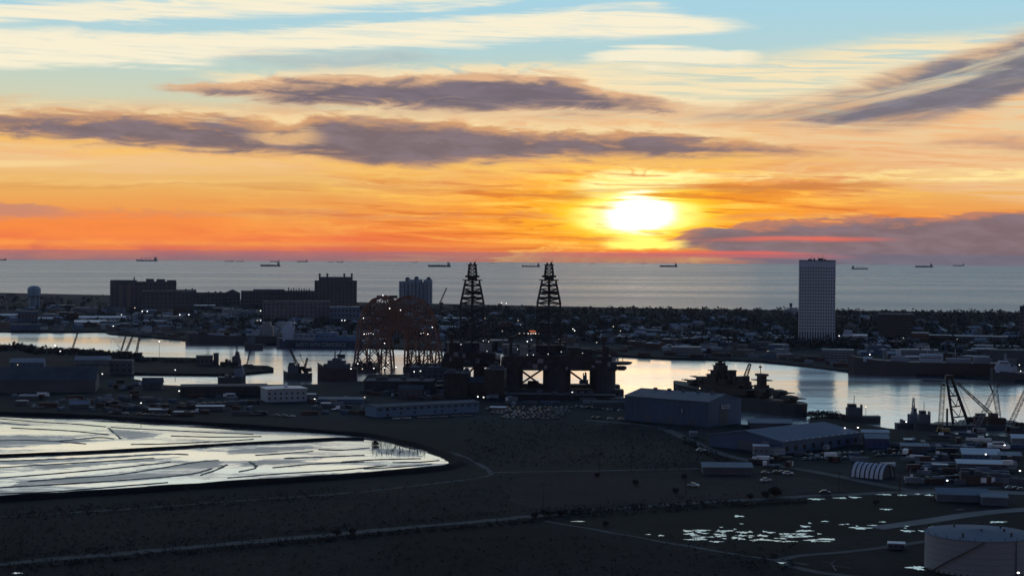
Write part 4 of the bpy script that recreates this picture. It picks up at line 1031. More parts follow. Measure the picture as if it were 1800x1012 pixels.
Rb, xl, xr, k, x0 = rig(985, 1388.0, 'dark drilling rig with daylight gaps between its columns, second of the two', 3, [(884, 919), (956, 1003), (1041, 1082)], (880, 1083), 965)
# helideck and lifeboats hanging over the end
MB().lathe([(9, 24.5), (10.5, 26), (10.5, 26.6)], 8, xr + 3, 4).build('helideck', m_rig, Rb)
MB().hull([(xr - 1, .6, .9, 21.3, 23.4), (xr + 1.5, 1.5, 1.7, 20.3, 24), (xr + 6, 1.5, 1.7, 20.3, 24), (xr + 8, .5, .8, 21.3, 23.4)]).build('lifeboat', m_rig, Rb, loc=(0, -6, 0))
for a in ((4, 27), (9, 27), (13, 27)): MB().bar((xr - 8 + a[0], -4, 27), (xr - 8 + a[0], -4, 38 - a[0] * .4), .25).build('flare_mast', m_rig, Rb)
Ra, *_ = rig(828, 1420.0, 'dark drilling rig close against the lifting gantry, first of the two', 9, [(786, 812), (832, 850), (862, 878)], (776, 879), 828)

# ------------------------------------------------------------------ battleship
m_bb = mat('battleship_grey', (.020, .018, .019), .7, 0, .3, .05)
bow, stern = Vector((131, 1367, 0)), Vector((207, 1206, 0))
B = thing('battleship', 'old dark battleship with stacked gun turrets and tall fighting tops', 'battleship', bow, math.atan2((stern - bow).y, (stern - bow).x))
Ls = (stern - bow).length
secs = []
for t, w, z in ((0, .05, 13.5), (.02, .25, 13.2), (.06, .55, 12.8), (.14, .86, 12.2), (.3, 1, 11.6), (.6, 1, 10.6), (.62, 1, 9.4), (.8, .95, 9.3), (.92, .74, 9.2), (.98, .42, 9.2), (1, .15, 9.2)): secs.append((t * Ls, 14 * w * .85, 14 * w, -1.5, z))
MB().hull(secs).build('hull', m_bb, B)
MB().box(.30 * Ls, .66 * Ls, -9, 9, 10.4, 14.6).build('casemate_deck', m_bb, B)
MB().box(.33 * Ls, .58 * Ls, -6, 6, 14.5, 17.2).build('boat_deck', m_bb, B)
def turret(t, z, s, ang=0):
    x = t * Ls; r = MB()
    r.lathe([(4.9, z - 3.2), (4.9, z)], 14, x, 0)
    r.build('barbette', m_bb, B)
    tr = MB().add([(x - 5.5, -5, z), (x + 5.5, -4, z), (x + 5.5, 4, z), (x - 5.5, 5, z), (x - 5, -4.4, z + 2.9), (x + 4.6, -3.4, z + 2.6), (x + 4.6, 3.4, z + 2.6), (x - 5, 4.4, z + 2.9)] if s > 0 else [(x - 5.5, -4, z), (x + 5.5, -5, z), (x + 5.5, 5, z), (x - 5.5, 4, z), (x - 4.6, -3.4, z + 2.6), (x + 5, -4.4, z + 2.9), (x + 5, 4.4, z + 2.9), (x - 4.6, 3.4, z + 2.6)],
                  [(3, 2, 1, 0), (4, 5, 6, 7), (0, 1, 5, 4), (1, 2, 6, 5), (2, 3, 7, 6), (3, 0, 4, 7)]).build('gun_turret', m_bb, B)
    for y in (-1.6, 1.6): MB().bar((x + s * 5, y, z + 1.4), (x + s * 17, y, z + 1.9), .55, 6, .36).build('gun_barrel', m_bb, tr)
turret(.17, 13.5, -1); turret(.245, 17.0, -1); turret(.735, 14.5, 1); turret(.83, 14.0, 1); turret(.905, 11.0, 1)
# bridge, conning tower and fore tripod with its fighting top
MB().box(.29 * Ls, .345 * Ls, -5, 5, 12, 19.5).lathe([(4, 19), (4.4, 22.5), (3.6, 22.6)], 10, .315 * Ls, 0).build('conning_tower', m_bb, B)
MB().box(.335 * Ls, .40 * Ls, -6, 6, 17, 22).box(.325 * Ls, .395 * Ls, -7, 7, 22, 22.6).box(.345 * Ls, .40 * Ls, -5, 5, 22.6, 25.5).box(.335 * Ls, .40 * Ls, -6, 6, 25.5, 26).build('bridge', m_bb, B)
fx = .382 * Ls
MB().bar((fx, 0, 15), (fx, 0, 33.5), .8, 8).bar((fx + 9, -6, 15), (fx, -.6, 31), .6, 6).bar((fx + 9, 6, 15), (fx, .6, 31), .6, 6).build('fore_tripod', m_bb, B)
MB().box(fx - 4, fx + 4, -4, 4, 25.8, 29.4).box(fx - 5, fx + 3.5, -4.6, 4.6, 29.4, 29.9).box(fx - 3, fx + 2.5, -3, 3, 29.9, 31.8).build('fighting_top', m_bb, B)
MB().bar((fx, -6, 33), (fx, 6, 33), .25).bx(fx - .5, 0, 31.8, 1.6, 3, 2.4).bar((fx + 3, 0, 30), (fx + 6.5, 0, 33.4), .25).bar((fx - 3, 0, 30), (fx - 5.5, 0, 32), .25).build('yard', m_bb, B)
# funnel
MB().lathe([(3.2, 14), (3.2, 26.2), (3.6, 26.3), (3.6, 27.2)], 16, .475 * Ls, 0).build('funnel', m_bb, B)
for t, h_ in ((.43, 23.5), (.445, 20), (.515, 23), (.53, 19.5), (.555, 21.5), (.575, 24), (.59, 20)): MB().bx(t * Ls, 0, 14, 3.2, 6, h_ - 14).bx(t * Ls, 0, h_ - 1.5, 4.4, 4.4, 1.2).build('deck_gun_tub', m_bb, B)
for y in (-7.5, 7.5): MB().hull([(.44 * Ls, .3, .5, 18, 20), (.455 * Ls, 1.3, 1.6, 17.6, 19.8), (.5 * Ls, 1.3, 1.6, 17.6, 19.8), (.515 * Ls, .3, .5, 18, 20)]).build('ship_boat', m_bb, B, loc=(0, y, 0))
# main tripod tower
mx_ = .70 * Ls
MB().box(mx_ - 4, mx_ + 4, -4, 4, 9, 19).box(mx_ - 2.6, mx_ + 2.6, -2.6, 2.6, 19, 26).build('main_tower', m_bb, B)
MB().bx(mx_, 0, 22.2, 15, 9, .7).bx(mx_, 0, 25.6, 9, 6, 1.6).bx(mx_ - 4.2, 0, 17.2, 14, 9, .7).build('tower_platform', m_bb, B)
MB().bar((mx_ - 1.5, 0, 26), (mx_ - 2.2, 0, 33.5), .35, 5, .2).bx(mx_ - 2, 0, 31.5, 1.6, 1.6, 1.2).build('mast', m_bb, B)
MB().bar((mx_ - 10, -3, 9.5), (mx_ - 3, -1, 18), .5, 5).build('tripod_leg', m_bb, B)
MB().bar((mx_ - 10, 3, 9.5), (mx_ - 3, 1, 18), .5, 5).build('tripod_leg', m_bb, B)

# ------------------------------------------------------------------ cranes
def hoist(name, label, base, tip, y, w=1.6, m=m_black, n=12, r=.16, group=None, tail=None, cab=True, wt=None, mast=None):
    "lattice boom crane: base and tip in the picture, y its distance"
    y = y or (H - 6) * FPX / (base[1] - hor(base[0]))
    a = D(base[0], base[1], y); b = D(tip[0], tip[1], y + 6)
    R = thing(name, label, 'crane', (a.x, a.y, 2), 0, group); o = Vector((a.x, a.y, 2)); a -= o; b -= o
    if cab:
        MB().bx(a.x + 2, a.y, a.z - 3.4, 8, 4, 3.2).bx(a.x - 1.2, a.y - 1, a.z - 3.2, 2, 2, 3.4).build('cab', m, R)
        zt_ = max(1.2, a.z - 3.3)
        for s_ in (-2.4, 2.4): MB().bx(a.x + 1, a.y + s_, -.2, 8, 1.3, zt_ if zt_ < 2.5 else 1.8).build('track', m_black, R)
        if zt_ >= 2.5: MB().bx(a.x + 1, a.y, -.2, 4, 3, zt_).build('pedestal', m_black, R)
    else: MB().bar((a.x, a.y, -2.5), a, 1.0, 6).build('pedestal', m, R)
    MB().lattice(a, b, w, wt or w * .6, n, r).build('boom', m, R)
    MB().bar(b, b + Vector((.6, 0, -(b.z - a.z) * .45)), .07, 4).build('hoist_rope', m_black, R)
    MB().bx(b.x, b.y, b.z - .6, 2.2, 1.4, 1.2).build('boom_head', m_black, R)
    if mast:
        c_ = D(mast[0], mast[1], y) - o; MB().bar(a + Vector((1, 0, 0)), c_, .25, 4).build('mast', m, R)
        MB().bar(c_, b, .08, 4).build('pendant', m_black, R); MB().bar(c_, a + Vector((6, 0, 0)), .08, 4).build('pendant', m_black, R)
    return R
hoist('crawler_crane', 'yellow lattice boom crane standing close to the black sheer legs', (1653, 752), (1658, 676), 1085, 2.6, m_crane, 14, .12, wt=2.4)
hoist('crawler_crane', 'grey lattice boom crane crossing the long pale jib', (1716, 752), (1754, 676), 1083, 2.6, m_steel, 16, .11, wt=2.0)
hoist('crawler_crane', 'dark lattice boom crane cut by the photo edge', (1774, 750), (1808, 676), 1090, 2.6, m_black, 16, .13, wt=2.0)
# black sheer legs
ya = 1135.0; o = D(1690, 758, ya); o.z = 0
S = thing('sheer_legs', 'massive black A frame sheer legs with cross bars on a barge', 'crane', o)
def sl(px, py, dy_=0): return D(px, py, ya + dy_) - o
A0, A1, B0, B1 = sl(1678, 762), sl(1664, 664), sl(1708, 760), sl(1673, 664)
MB().bar(A0, A1, 1.0, 6).build('leg', m_black, S); MB().bar(B0, B1, 1.15, 6).build('leg', m_black, S)
mb_ = [(.02, .04), (.12, .13), (.29, .30), (.48, .49), (.67, .675), (.84, .845)]
for i, (t, u) in enumerate(mb_):
    MB().bar(A0.lerp(A1, t), B0.lerp(B1, u), .5, 5).build('cross_bar', m_black, S)
    if i < 5:
        t2, u2 = mb_[i + 1]; m0 = A0.lerp(A1, t).lerp(B0.lerp(B1, u), .5)
        MB().bar(A0.lerp(A1, t2), m0, .3, 4).build('diagonal_brace', m_black, S); MB().bar(m0, B0.lerp(B1, u2), .22, 4).build('diagonal_brace', m_black, S)
MB().bx((A1.x + B1.x) / 2, 0, A1.z - 1, 5, 3, 3).build('head_block', m_black, S)
MB().bar(sl(1676, 664), sl(1685, 700), .12).build('stay_cable', m_black, S); MB().bar(sl(1680, 668), sl(1715, 752, 14), .12).build('stay_cable', m_black, S)
MB().hull([(-16, 9, 10, -1.5, 2.6), (-14, 11, 12, -1.5, 3), (30, 11, 12, -1.5, 3), (33, 9, 10, -1.5, 2.6)]).build('barge', m_hull, S)
for x, w, h_ in ((12, 7, 5), (21, 5, 7), (26, 6, 4)): MB().bx(x, 0, 3, w, 6, h_).build('winch_house', m_rust, S)
# long pale jib and its pivot
yb = 1150.0; o2 = D(1757, 752, yb); o2.z = 1
J = thing('floating_crane', 'floating crane with a long pale slanting jib and short black tower', 'crane', o2)
def sj(px, py, dy_=0): return D(px, py, yb + dy_) - o2
MB().lattice(sj(1754, 738), sj(1682, 672), 2.0, 1.1, 18, .22).build('boom', mat('weathered_boom', (.12, .10, .09), .7), J)
MB().bar(sj(1752, 758), sj(1757, 739), .9, 5).bar(sj(1762, 758), sj(1757, 739), .9, 5).bx(sj(1757, 741).x, 0, sj(1757, 741).z, 2.6, 2, 2.5).build('tower', m_black, J)
MB().lattice(sj(1757, 740), sj(1749, 688), 2.2, 3.2, 10, .14).build('back_mast', mat('thin_steel', (.2, .2, .2), .6), J)
MB().bar(sj(1749, 688), sj(1683, 673), .1).build('stay_cable', m_black, J); MB().bar(sj(1738, 672), sj(1746, 690), .5, 4).build('boom_head', m_black, J)
MB().hull([(-26, 7, 8, -1.5, 1.6), (-24, 9, 10, -1.5, 2.2), (10, 9, 10, -1.5, 2.2), (13, 7, 8, -1.5, 1.8)]).build('barge', m_hull, J)
for x, w, h_ in ((-20, 5, 3), (-13, 6, 5.5), (-6, 5, 3.5)): MB().bx(x, 0, 2, w, 5, h_).build('deck_house', m_rust, J)
# pile standing by
pp = D(1664.5, 758, 1120); MBp = MB().bar((0, 0, -3), (0, 0, 14), .7, 8).bar((0, 0, 14), (0, 0, 14.6), .9, 8, .3).build('mooring_pile', m_black, loc=(pp.x, 1120, 0)); tag(MBp, 'single tall black mooring pile beside the sheer legs', 'pile')
# cranes on the left and behind
hoist('boom_crane', 'thin crane boom leaning over the water behind the wooded spit', (128, 611), (136, 586), None, 1.6, m_black, 8, .22)
hoist('boom_crane', 'folded crane with bent jib behind the wooded spit', (213, 617), (221, 590), None, 1.4, m_black, 8, .25, mast=(206, 605))
hoist('boom_crane', 'crane with long boom, second of the group behind the spit', (222, 617), (234, 588), None, 2.0, m_black, 9, .26)
hoist('boom_crane', 'crane with upright boom, third of the group behind the spit', (240, 619), (246, 588), None, 2.0, m_black, 9, .26)
hoist('boom_crane', 'crane boom leaning left over the tug basin', (524, 643), (507, 608), 1535, 1.8, m_black, 10, .28)
hoist('boom_crane', 'crane with bent jib beside the tug basin', (536, 646), (540, 630), 1535, 1.5, m_black, 6, .26, mast=(526, 622), wt=1.2)
hoist('boom_crane', 'thin crane boom standing over the dark tug', (434, 640), (441, 612), 1690, 1.2, m_black, 8, .2)
hoist('boom_crane', 'small crane boom under the slogan hull', (597, 622), (602, 610), 1860, 1.2, m_black, 6, .2)
hoist('boom_crane', 'twin boom crane standing behind the battleship funnel', (1305, 678), (1318, 640), 1400, 3.4, m_black, 6, .3, wt=2.0, cab=False)
hoist('building_crane', 'tilted crane boom by the sea beside the pale condominium', (774, 531), (785, 506), 3500, 2.2, m_dgrey, 6, .5)

# ------------------------------------------------------------------ moored ships
def vessel(px0, px1, wl, deckpx, label, bow_=-1, name='work_boat', cat='boat', hullm=m_hull, house=m_steel, style='tug', y=None, rz=None, extra=0, hk=1.0, beam=None, seed=0, group=None):
    "hull from px0 to px1 with the waterline at wl"
    a = P(px0, wl, 0); b = P(px1, wl, 0); y = y or (a.y + b.y) / 2; k = y / FPX
    c_ = D((px0 + px1) / 2, wl, y); L = (px1 - px0) * k; dk = (wl - deckpx) * k; Bm = beam or max(5, L * .2)
    R = thing(name, label, cat, (c_.x, y, 0), 0 if rz is None else rz, group); rnd = random.Random(seed or int(px0)); s = bow_
    prof = [(-.5, .05, 1.5), (-.46, .45, 1.35), (-.36, .85, 1.15), (-.1, 1, 1.0), (.4, 1, 1.0), (.48, .85, 1.05), (.5, .7, 1.05)]
    sec = [(t * L * -s if s > 0 else t * L, Bm / 2 * w * .8, Bm / 2 * w, -1.5, dk * z) for t, w, z in prof]
    if s > 0: sec = sec[::-1]
    MB().hull(sec).build('hull', hullm, R)
    f = -1 if s < 0 else 1         # bow side
    if style == 'tug':
        MB().bx(f * .16 * L, 0, dk - .1, .34 * L, Bm * .62, dk * .9 + 2).build('deckhouse', house, R)
        wh_ = MB().bx(f * .20 * L, 0, dk * 1.9 + 1.8, .2 * L, Bm * .5, 2.6).build('wheelhouse', house, R)
        MB().bx(f * .20 * L, -Bm * .25, dk * 1.9 + 2.7, .18 * L, .2, 1.1).build('wheelhouse_window', m_glass, wh_)
        MB().bar((f * .15 * L, 0, dk * 1.9 + 4), (f * .14 * L, 0, dk * 1.9 + 10), .2, 4).build('mast', house, R)
        for yy in (-1, 1): MB().bar((-f * .04 * L, yy * Bm * .2, dk), (-f * .04 * L, yy * Bm * .2, dk * 1.9 + 4), .5, 6).build('funnel', house, R)
    elif style == 'supply':
        MB().bx(f * .30 * L, 0, dk - .1, .26 * L, Bm * .8, 4.5).build('deckhouse', house, R)
        MB().bx(f * .31 * L, 0, dk + 4.3, .2 * L, Bm * .75, 3).build('bridge_deck', house, R)
        wh_ = MB().bx(f * .31 * L, 0, dk + 7.2, .14 * L, Bm * .7, 3).build('wheelhouse', house, R)
        MB().bx(f * .31 * L, -Bm * .35, dk + 8.2, .13 * L, .2, 1.1).build('wheelhouse_window', m_glass, wh_)
        MB().lattice((f * .28 * L, 0, dk + 10), (f * .28 * L, 0, dk + 17), 1.6, .8, 4, .18).build('mast', house, R)
        for t in (-.05, .1): MB().bx(-f * (t + .12) * L, rnd.uniform(-2, 2), dk - .05, .1 * L, Bm * .5, rnd.uniform(1.5, 3)).build('deck_cargo', rnd.choice((m_rust, m_steel)), R)
        for yy in (-1, 1): MB().bx(f * .14 * L, yy * Bm * .32, dk, 2, 1.4, 6).build('funnel', house, R)
    elif style == 'cargo':
        MB().bx(-f * .33 * L, 0, dk, .12 * L, Bm * .8, 8 * hk).build('deckhouse', house, R)
        MB().bx(-f * .33 * L, 0, dk + 7.9 * hk, .08 * L, Bm * .9, 3).build('wheelhouse', house, R)
        MB().lathe([(2, dk), (1.8, dk + 13 * hk)], 10, -f * .4 * L, 0).build('funnel', house, R)
        for t in (-.05, .12, .3): MB().bx(f * t * L, 0, dk, .1 * L, Bm * .6, 2).build('hatch_cover', m_steel, R)
        for t in (.04, .22): MB().bar((f * t * L, 0, dk), (f * t * L, 0, dk + 15), .5, 6).bar((f * t * L, 0, dk + 3), (f * (t + .08) * L, 0, dk + 13), .3, 5).build('derrick_post', house, R)
        MB().bar((-f * .3 * L, 0, dk + 10), (-f * .3 * L, 0, dk + 18), .25).build('mast', house, R)
    elif style == 'flat':
        for i in range(extra): MB().bx(rnd.uniform(-.42, .42) * L, rnd.uniform(-.25, .25) * Bm, dk - .05, rnd.uniform(3, 10), rnd.uniform(3, 7), rnd.uniform(1.5, 5)).build('deck_load', rnd.choice((m_rust, m_steel, m_grey)), R)
    return R, L, dk, Bm
# slogan hull: blue offshore vessel moored across the channel
V, L, dk, Bm = vessel(486, 640, 612, 599, 'long navy blue ship with pale slogan lettering on its side', -1, 'slogan_ship', 'ship', mat('navy_hull', (.020, .028, .05), .6, 0, .15, .05), m_lblue, 'flat', y=2040, extra=0, beam=26)
m_let = mat('letter_paint', (.22, .24, .28), .7, 0, .1, .2)
fc_ = bpy.data.curves.new('lettering', 'FONT'); fc_.body = 'SAFETY WITH CONFIDENCE'; fc_.align_x = 'CENTER'; fc_.size = 7.0; fc_.extrude = .05; fc_.materials.append(m_let)
tx = link('lettering', fc_, V, (2, -Bm / 2 - .25, 2.2)); tx.rotation_euler = (math.pi / 2, 0, 0)
bpy.context.view_layer.update(); tscale = 87 * 2040 / FPX / max(1, tx.dimensions.x)
tme = bpy.data.meshes.new_from_object(tx.evaluated_get(bpy.context.evaluated_depsgraph_get())); bpy.data.objects.remove(tx); bpy.data.curves.remove(fc_)
tx = link('lettering', tme, V, (2, -Bm / 2 - .25, 2.2)); tx.rotation_euler = (math.pi / 2, 0, 0); tx.scale = (tscale, 1, 1)
for x0_, x1_, h0, h1, mm in ((-.42, -.30, 0, 17, m_pale), (-.30, -.05, 0, 8, m_grey), (-.05, .2, 0, 10, m_lblue), (.2, .46, 0, 6, m_lblue), (-.38, -.33, 17, 22, m_pale)): MB().box(x0_ * L, x1_ * L, -Bm * .36, Bm * .36, dk + h0 - .1, dk + h1).build('deckhouse', mm, V)
for x in (-.25, -.12, .05, .28, .4): MB().bx(x * L, 0, dk + 6, 5, 6, 6).build('deck_unit', m_grey, V)
MB().lattice((-.3 * L, 0, dk + 8), (-.3 * L, 0, dk + 27), 2.2, 1, 6, .25).build('mast', m_pale, V)
for i in range(8): MB().bx((-.27 + i * .06) * L, -Bm * .37, dk + 5, 3, .5, 1.3).build('window', m_glass, V)
# long dark barge at the far quay with two leg towers
V, L, dk, Bm = vessel(326, 505, 603, 588, 'long dark barge moored at the far quay beside the slogan ship', -1, 'quay_barge', 'barge', m_hull, m_steel, 'flat', y=2115, extra=16, beam=24)
for x in (-.28, -.05, .3): MB().lattice((x * L, 0, dk), (x * L, 0, dk + 22), 3, 2.4, 6, .3).build('jacking_leg', m_rust, V)
MB().bx(.3 * L, 0, dk, 16, 14, 12).bx(.3 * L, 0, dk + 11.9, 10, 12, 5).build('deckhouse', m_steel, V)
for x in (-.2, .02, .12): MB().bx(x * L, -4, dk, 20, 6, 2.5).build('pale_container_row', m_pale, V)
V, L, dk, Bm = vessel(430, 462, 606, 596, 'small dark tug lying against the long barge', -1, 'tug_boat', 'boat', m_hull, m_dgrey, 'tug', y=1990)
# moored ships on the right far bank
V, L, dk, Bm = vessel(1493, 1756, 662, 638, 'long dark hulled ship moored along the far bank under the downtown', -1, 'moored_ship', 'ship', mat('ship_brown_hull', (.045, .034, .034), .6, 0, .2, .05), m_pale, 'flat', y=1630, beam=22, rz=R_(-12))
for x0_, x1_, h_, mm in ((-.40, -.34, 3.5, m_pale), (-.22, -.1, 5, m_grey), (-.03, .12, 7.5, m_pale), (.14, .3, 4, m_grey), (.32, .42, 6, m_grey)): MB().box(x0_ * L, x1_ * L, -Bm * .38, Bm * .38, dk - .1, dk + h_).build('deckhouse', mm, V)
for x in (-.27, .02, .2): MB().bar((x * L, 0, dk), (x * L, 0, dk + 13), .35, 6).bar((x * L, 0, dk + 2), ((x + .06) * L, 0, dk + 11), .2, 4).build('derrick_post', m_pale, V)
MB().lathe([(2.6, dk), (2.4, dk + 11)], 10, -.17 * L, 0).build('funnel', m_pale, V); MB().bx(-.08 * L, -Bm * .3, dk + 5, .09 * L, 1, 1.2).build('lifeboat', m_white, V)
for i in range(9): MB().bx((-.02 + i * .015) * L, -Bm * .385, dk + 4, 1.4, .5, 1.2).build('window', m_glass, V)
V, L, dk, Bm = vessel(1742, 1860, 672, 656, 'dark ship with pale upper works cut by the photo edge', -1, 'moored_ship', 'ship', m_hull, m_pale, 'supply', y=1560, beam=18, rz=R_(-10))
vessel(1622, 1662, 671, 669, 'low flat float lying beside the long dark ship', -1, 'float', 'barge', m_hull, m_steel, 'flat', y=1560, extra=0, beam=8)
# tugs and work boats on the near side
vessel(384, 432, 672, 660, 'grey work vessel with stacked bridge decks in the left basin', 1, 'work_vessel', 'ship', m_hull, mat('ship_grey', (.12, .14, .18), .7), 'supply', y=1480, beam=13)
vessel(388, 424, 645, 637, 'dark tug with stepped wheelhouse behind the stacked grey vessel', 1, 'tug_boat', 'boat', m_hull, m_dgrey, 'supply', y=1700, beam=12)
vessel(498, 548, 667, 656, 'dark tug carrying a crane near the lifting gantry', -1, 'tug_boat', 'boat', m_hull, m_dgrey, 'tug', y=1533, beam=12)
V, L, dk, Bm = vessel(558, 628, 668, 646, 'tall dark red hulled tug beside the gantry legs', -1, 'tug_boat', 'boat', mat('dull_red_hull', (.05, .024, .026), .7), m_dgrey, 'flat', y=1520, beam=15)
MB().box(-.34 * L, .32 * L, -5, 5, dk - .1, dk + 4).box(-.24 * L, .2 * L, -4.4, 4.4, dk + 3.9, dk + 7).box(-.12 * L, .1 * L, -4, 4, dk + 7, dk + 9).build('deckhouse', m_dgrey, V)
MB().lattice((-.06 * L, 0, dk + 9), (-.06 * L, 0, dk + 15), 1.4, .7, 4, .2).build('mast', m_dgrey, V); MB().bar((.2 * L, 0, dk + 6), (.5 * L, 0, dk + 1), .3, 5).build('stern_gantry', m_dgrey, V)
p = P(617, 641, 0)
K = thing('buoy_float', 'round dark fender float standing by the gantry legs', 'float', (p.x, 1560, 0)); MB().lathe([(1, -1), (3.2, 2), (3.6, 5), (2.4, 8.6), (.6, 9.4)], 14).build('float_body', m_hull, K); MB().bar((0, 0, 9), (0, 0, 11), .3).build('lifting_eye', m_black, K)
vessel(1476, 1546, 752, 741, 'tug with a tall lamp mast at the near quay', -1, 'tug_boat', 'boat', m_hull, m_dgrey, 'tug', y=1172, beam=11)
vessel(1574, 1614, 760, 751, 'pale bridged trawler between the tug and the cranes', 1, 'trawler', 'boat', m_hull, m_grey, 'supply', y=1132, beam=9)
vessel(1606, 1656, 764, 752, 'crowded work boat under the yellow crane', -1, 'work_boat', 'boat', m_hull, m_dgrey, 'tug', y=1120, beam=10)
vessel(1770, 1830, 772, 758, 'white decked workboat at the photo edge by the last crane', 1, 'work_boat', 'boat', m_hull, m_pale, 'supply', y=1100, beam=10)
vessel(1018, 1034, 688, 682, 'small dark launch seen through the gap between rig columns', 1, 'launch', 'boat', m_hull, m_dgrey, 'tug', y=1500, beam=3)
# spit with its quay towers
Q = thing('quay_tower', 'pair of square dark towers at the root of the quay spit', 'tower', P(380, 640, 2))
MB().bx(0, 0, -.5, 4.5, 4.5, 11).build('tower', m_dgrey, Q); MB().bx(-5.5, 0, -.5, 3.4, 4, 8).build('tower', m_dgrey, Q); MB().bx(0, 0, 10.5, 5, 5, .8).build('cap', m_dgrey, Q)
block(345, 374, 642, 627, 'dark square shed at the root of the quay spit', m_dgrey, m_roofd, 18, 1, 4)
block(318, 470, 696, 680, 'broad dark flat roofed workshop before the left basin', mat('dock_wall', (.03, .034, .04), .8), m_roofd, 24, 1, 14, fw=.3, fh=.3, name='workshop', cat='workshop')

# ------------------------------------------------------------------ yard buildings with two visible faces
def quadshed(A, Bc, C_, he, hr, label, wall, roof, name='shed', cat='shed', gable_on='BC', extra=None):
    "A-B is one visible side, B-C the other; B the near corner"
    A, Bc, C_ = P(*A), P(*Bc), P(*C_); u = (A - Bc); v = (C_ - Bc); Lu = u.length; rz = math.atan2(-u.y, -u.x)
    w = Vector((math.sin(-rz), math.cos(rz), 0)); Lv = v.dot(w)
    R = thing(name, label, cat, Bc, rz)
    ax = 'x' if gable_on == 'BC' else 'y'       # the ridge runs away from the gable
    MB().gwall(-Lu, 0, 0, Lv, -.5, he, hr - .05, ax).build('wall', wall, R)
    MB().gable(-Lu, 0, 0, Lv, he, hr, ax, ov=.7, th=.35).build('roof', roof, R)
    return R, Lu, Lv
# blue hangar
m_hang = mat('hangar_blue', (.036, .072, .135), .65, 0, .15, .05)
R, Lu, Lv = quadshed((1098, 738), (1245, 751), (1316, 745), 16.3, 20.5, 'tall dark blue hangar with a small pale sign in front of the battleship', m_hang, mat('hangar_roof', (.045, .066, .105), .6), 'hangar', 'hangar')
sb_ = MB().box(.6, .75, Lv * .36, Lv * .62, 11.2, 13.6).box(-.2, .62, Lv * .38, Lv * .40, 11.6, 13.2).build('sign_board', mat('sign_pale', (.26, .29, .33), .7), R)
for i, (a, b) in enumerate(((.40, .45), (.47, .52), (.54, .59))): MB().box(.75, .8, Lv * a, Lv * b, 11.8, 13.0).build('sign_mark', m_blue, sb_)
MB().box(-.2, .12, Lv * .34, Lv * .58, 0, 10.2).build('roller_door', m_dgrey, R)
for i in range(16): MB().box(-Lu + Lu * (i + .5) / 16 - .14, -Lu + Lu * (i + .5) / 16 + .14, -.12, .05, .2, 16).build('cladding_rib', m_hang, R)
for i in range(3): MB().box(-Lu * .75 + i * Lu * .26, -Lu * .75 + i * Lu * .26 + 5, -.1, .1, 0, 5).build('side_door', m_dgrey, R)
for i in range(5): MB().bx(-Lu * (.15 + .17 * i), Lv / 2, 20.2, 2, 2, 1.6).build('roof_vent', m_dgrey, R)
MB().bx(-Lu * .3, -.5, 8.5, .8, .4, 2.4).build('emblem', m_pale, R)
# low blue shed with pale roof
R, Lu, Lv = quadshed((1247, 784), (1376, 798), (1528, 782), 6.8, 11.2, 'low blue shed with a broad pale grey roof near the blue hangar', mat('shed_blue', (.036, .075, .15), .65, 0, .15, .05), mat('pale_roof', (.10, .14, .20), .75, 0, .12, .05, .2), 'boat_shed', 'shed', 'AB')
for i in range(9): MB().box(-.1, .12, Lv * (i + .3) / 9, Lv * (i + .62) / 9, 1.5, 4.2).build('side_window', m_glass, R)
for i in range(12): MB().box(.08, .55, Lv * (i + .5) / 12 - .3, Lv * (i + .5) / 12 + .3, 7.0, 7.6).build('gutter_bracket', m_white, R)
MB().box(-Lu * .6, -Lu * .32, -.12, .1, 0, 5.5).build('roller_door', m_dgrey, R)
MB().box(-Lu * .27, -Lu * .18, -.12, .1, 0, 6.4).build('door', m_grey, R)
# light blue office range
R, Lu, Lv = quadshed((662, 733.5), (842, 724), (852, 719), 6.8, 8.0, 'long light blue two storey office range with a row of dark windows', mat('office_blue', (.085, .16, .26), .75, 0, .1, .05), m_dgrey, 'office_range', 'building')
for i in range(15): MB().box(-Lu + Lu * (i + .25) / 15, -Lu + Lu * (i + .75) / 15, -.12, .1, 4.7, 5.8).build('window', m_glass, R)
for i in (3, 5, 8, 9, 11): MB().box(-Lu + Lu * (i + .3) / 15, -Lu + Lu * (i + .6) / 15, -.12, .1, 1.6, 2.8).build('window', m_glass, R)
for z in (.2, 4.3): MB().box(-Lu * .905, -Lu * .885, -.12, .1, z, z + 2.1).build('door', m_glass, R)
# white office with flat roof
R, Lu, Lv = quadshed((458, 702), (470, 707), (536, 704), 9.6, 10.0, 'white two storey office with a bright flat roof by the basin', mat('office_white', (.26, .30, .36), .75, 0, .1, .05), m_roofw, 'office', 'building')
for i in range(7):
    for z in (5.8, 2.2): MB().box(-.1, .12, Lv * (i + .2) / 7, Lv * (i + .55) / 7, z, z + 1.4).build('window', m_glass, R)
MB().bx(-Lu * .5, Lv * .55, 10.2, 2.6, 2.6, 2.2).build('roof_unit', m_white, R)
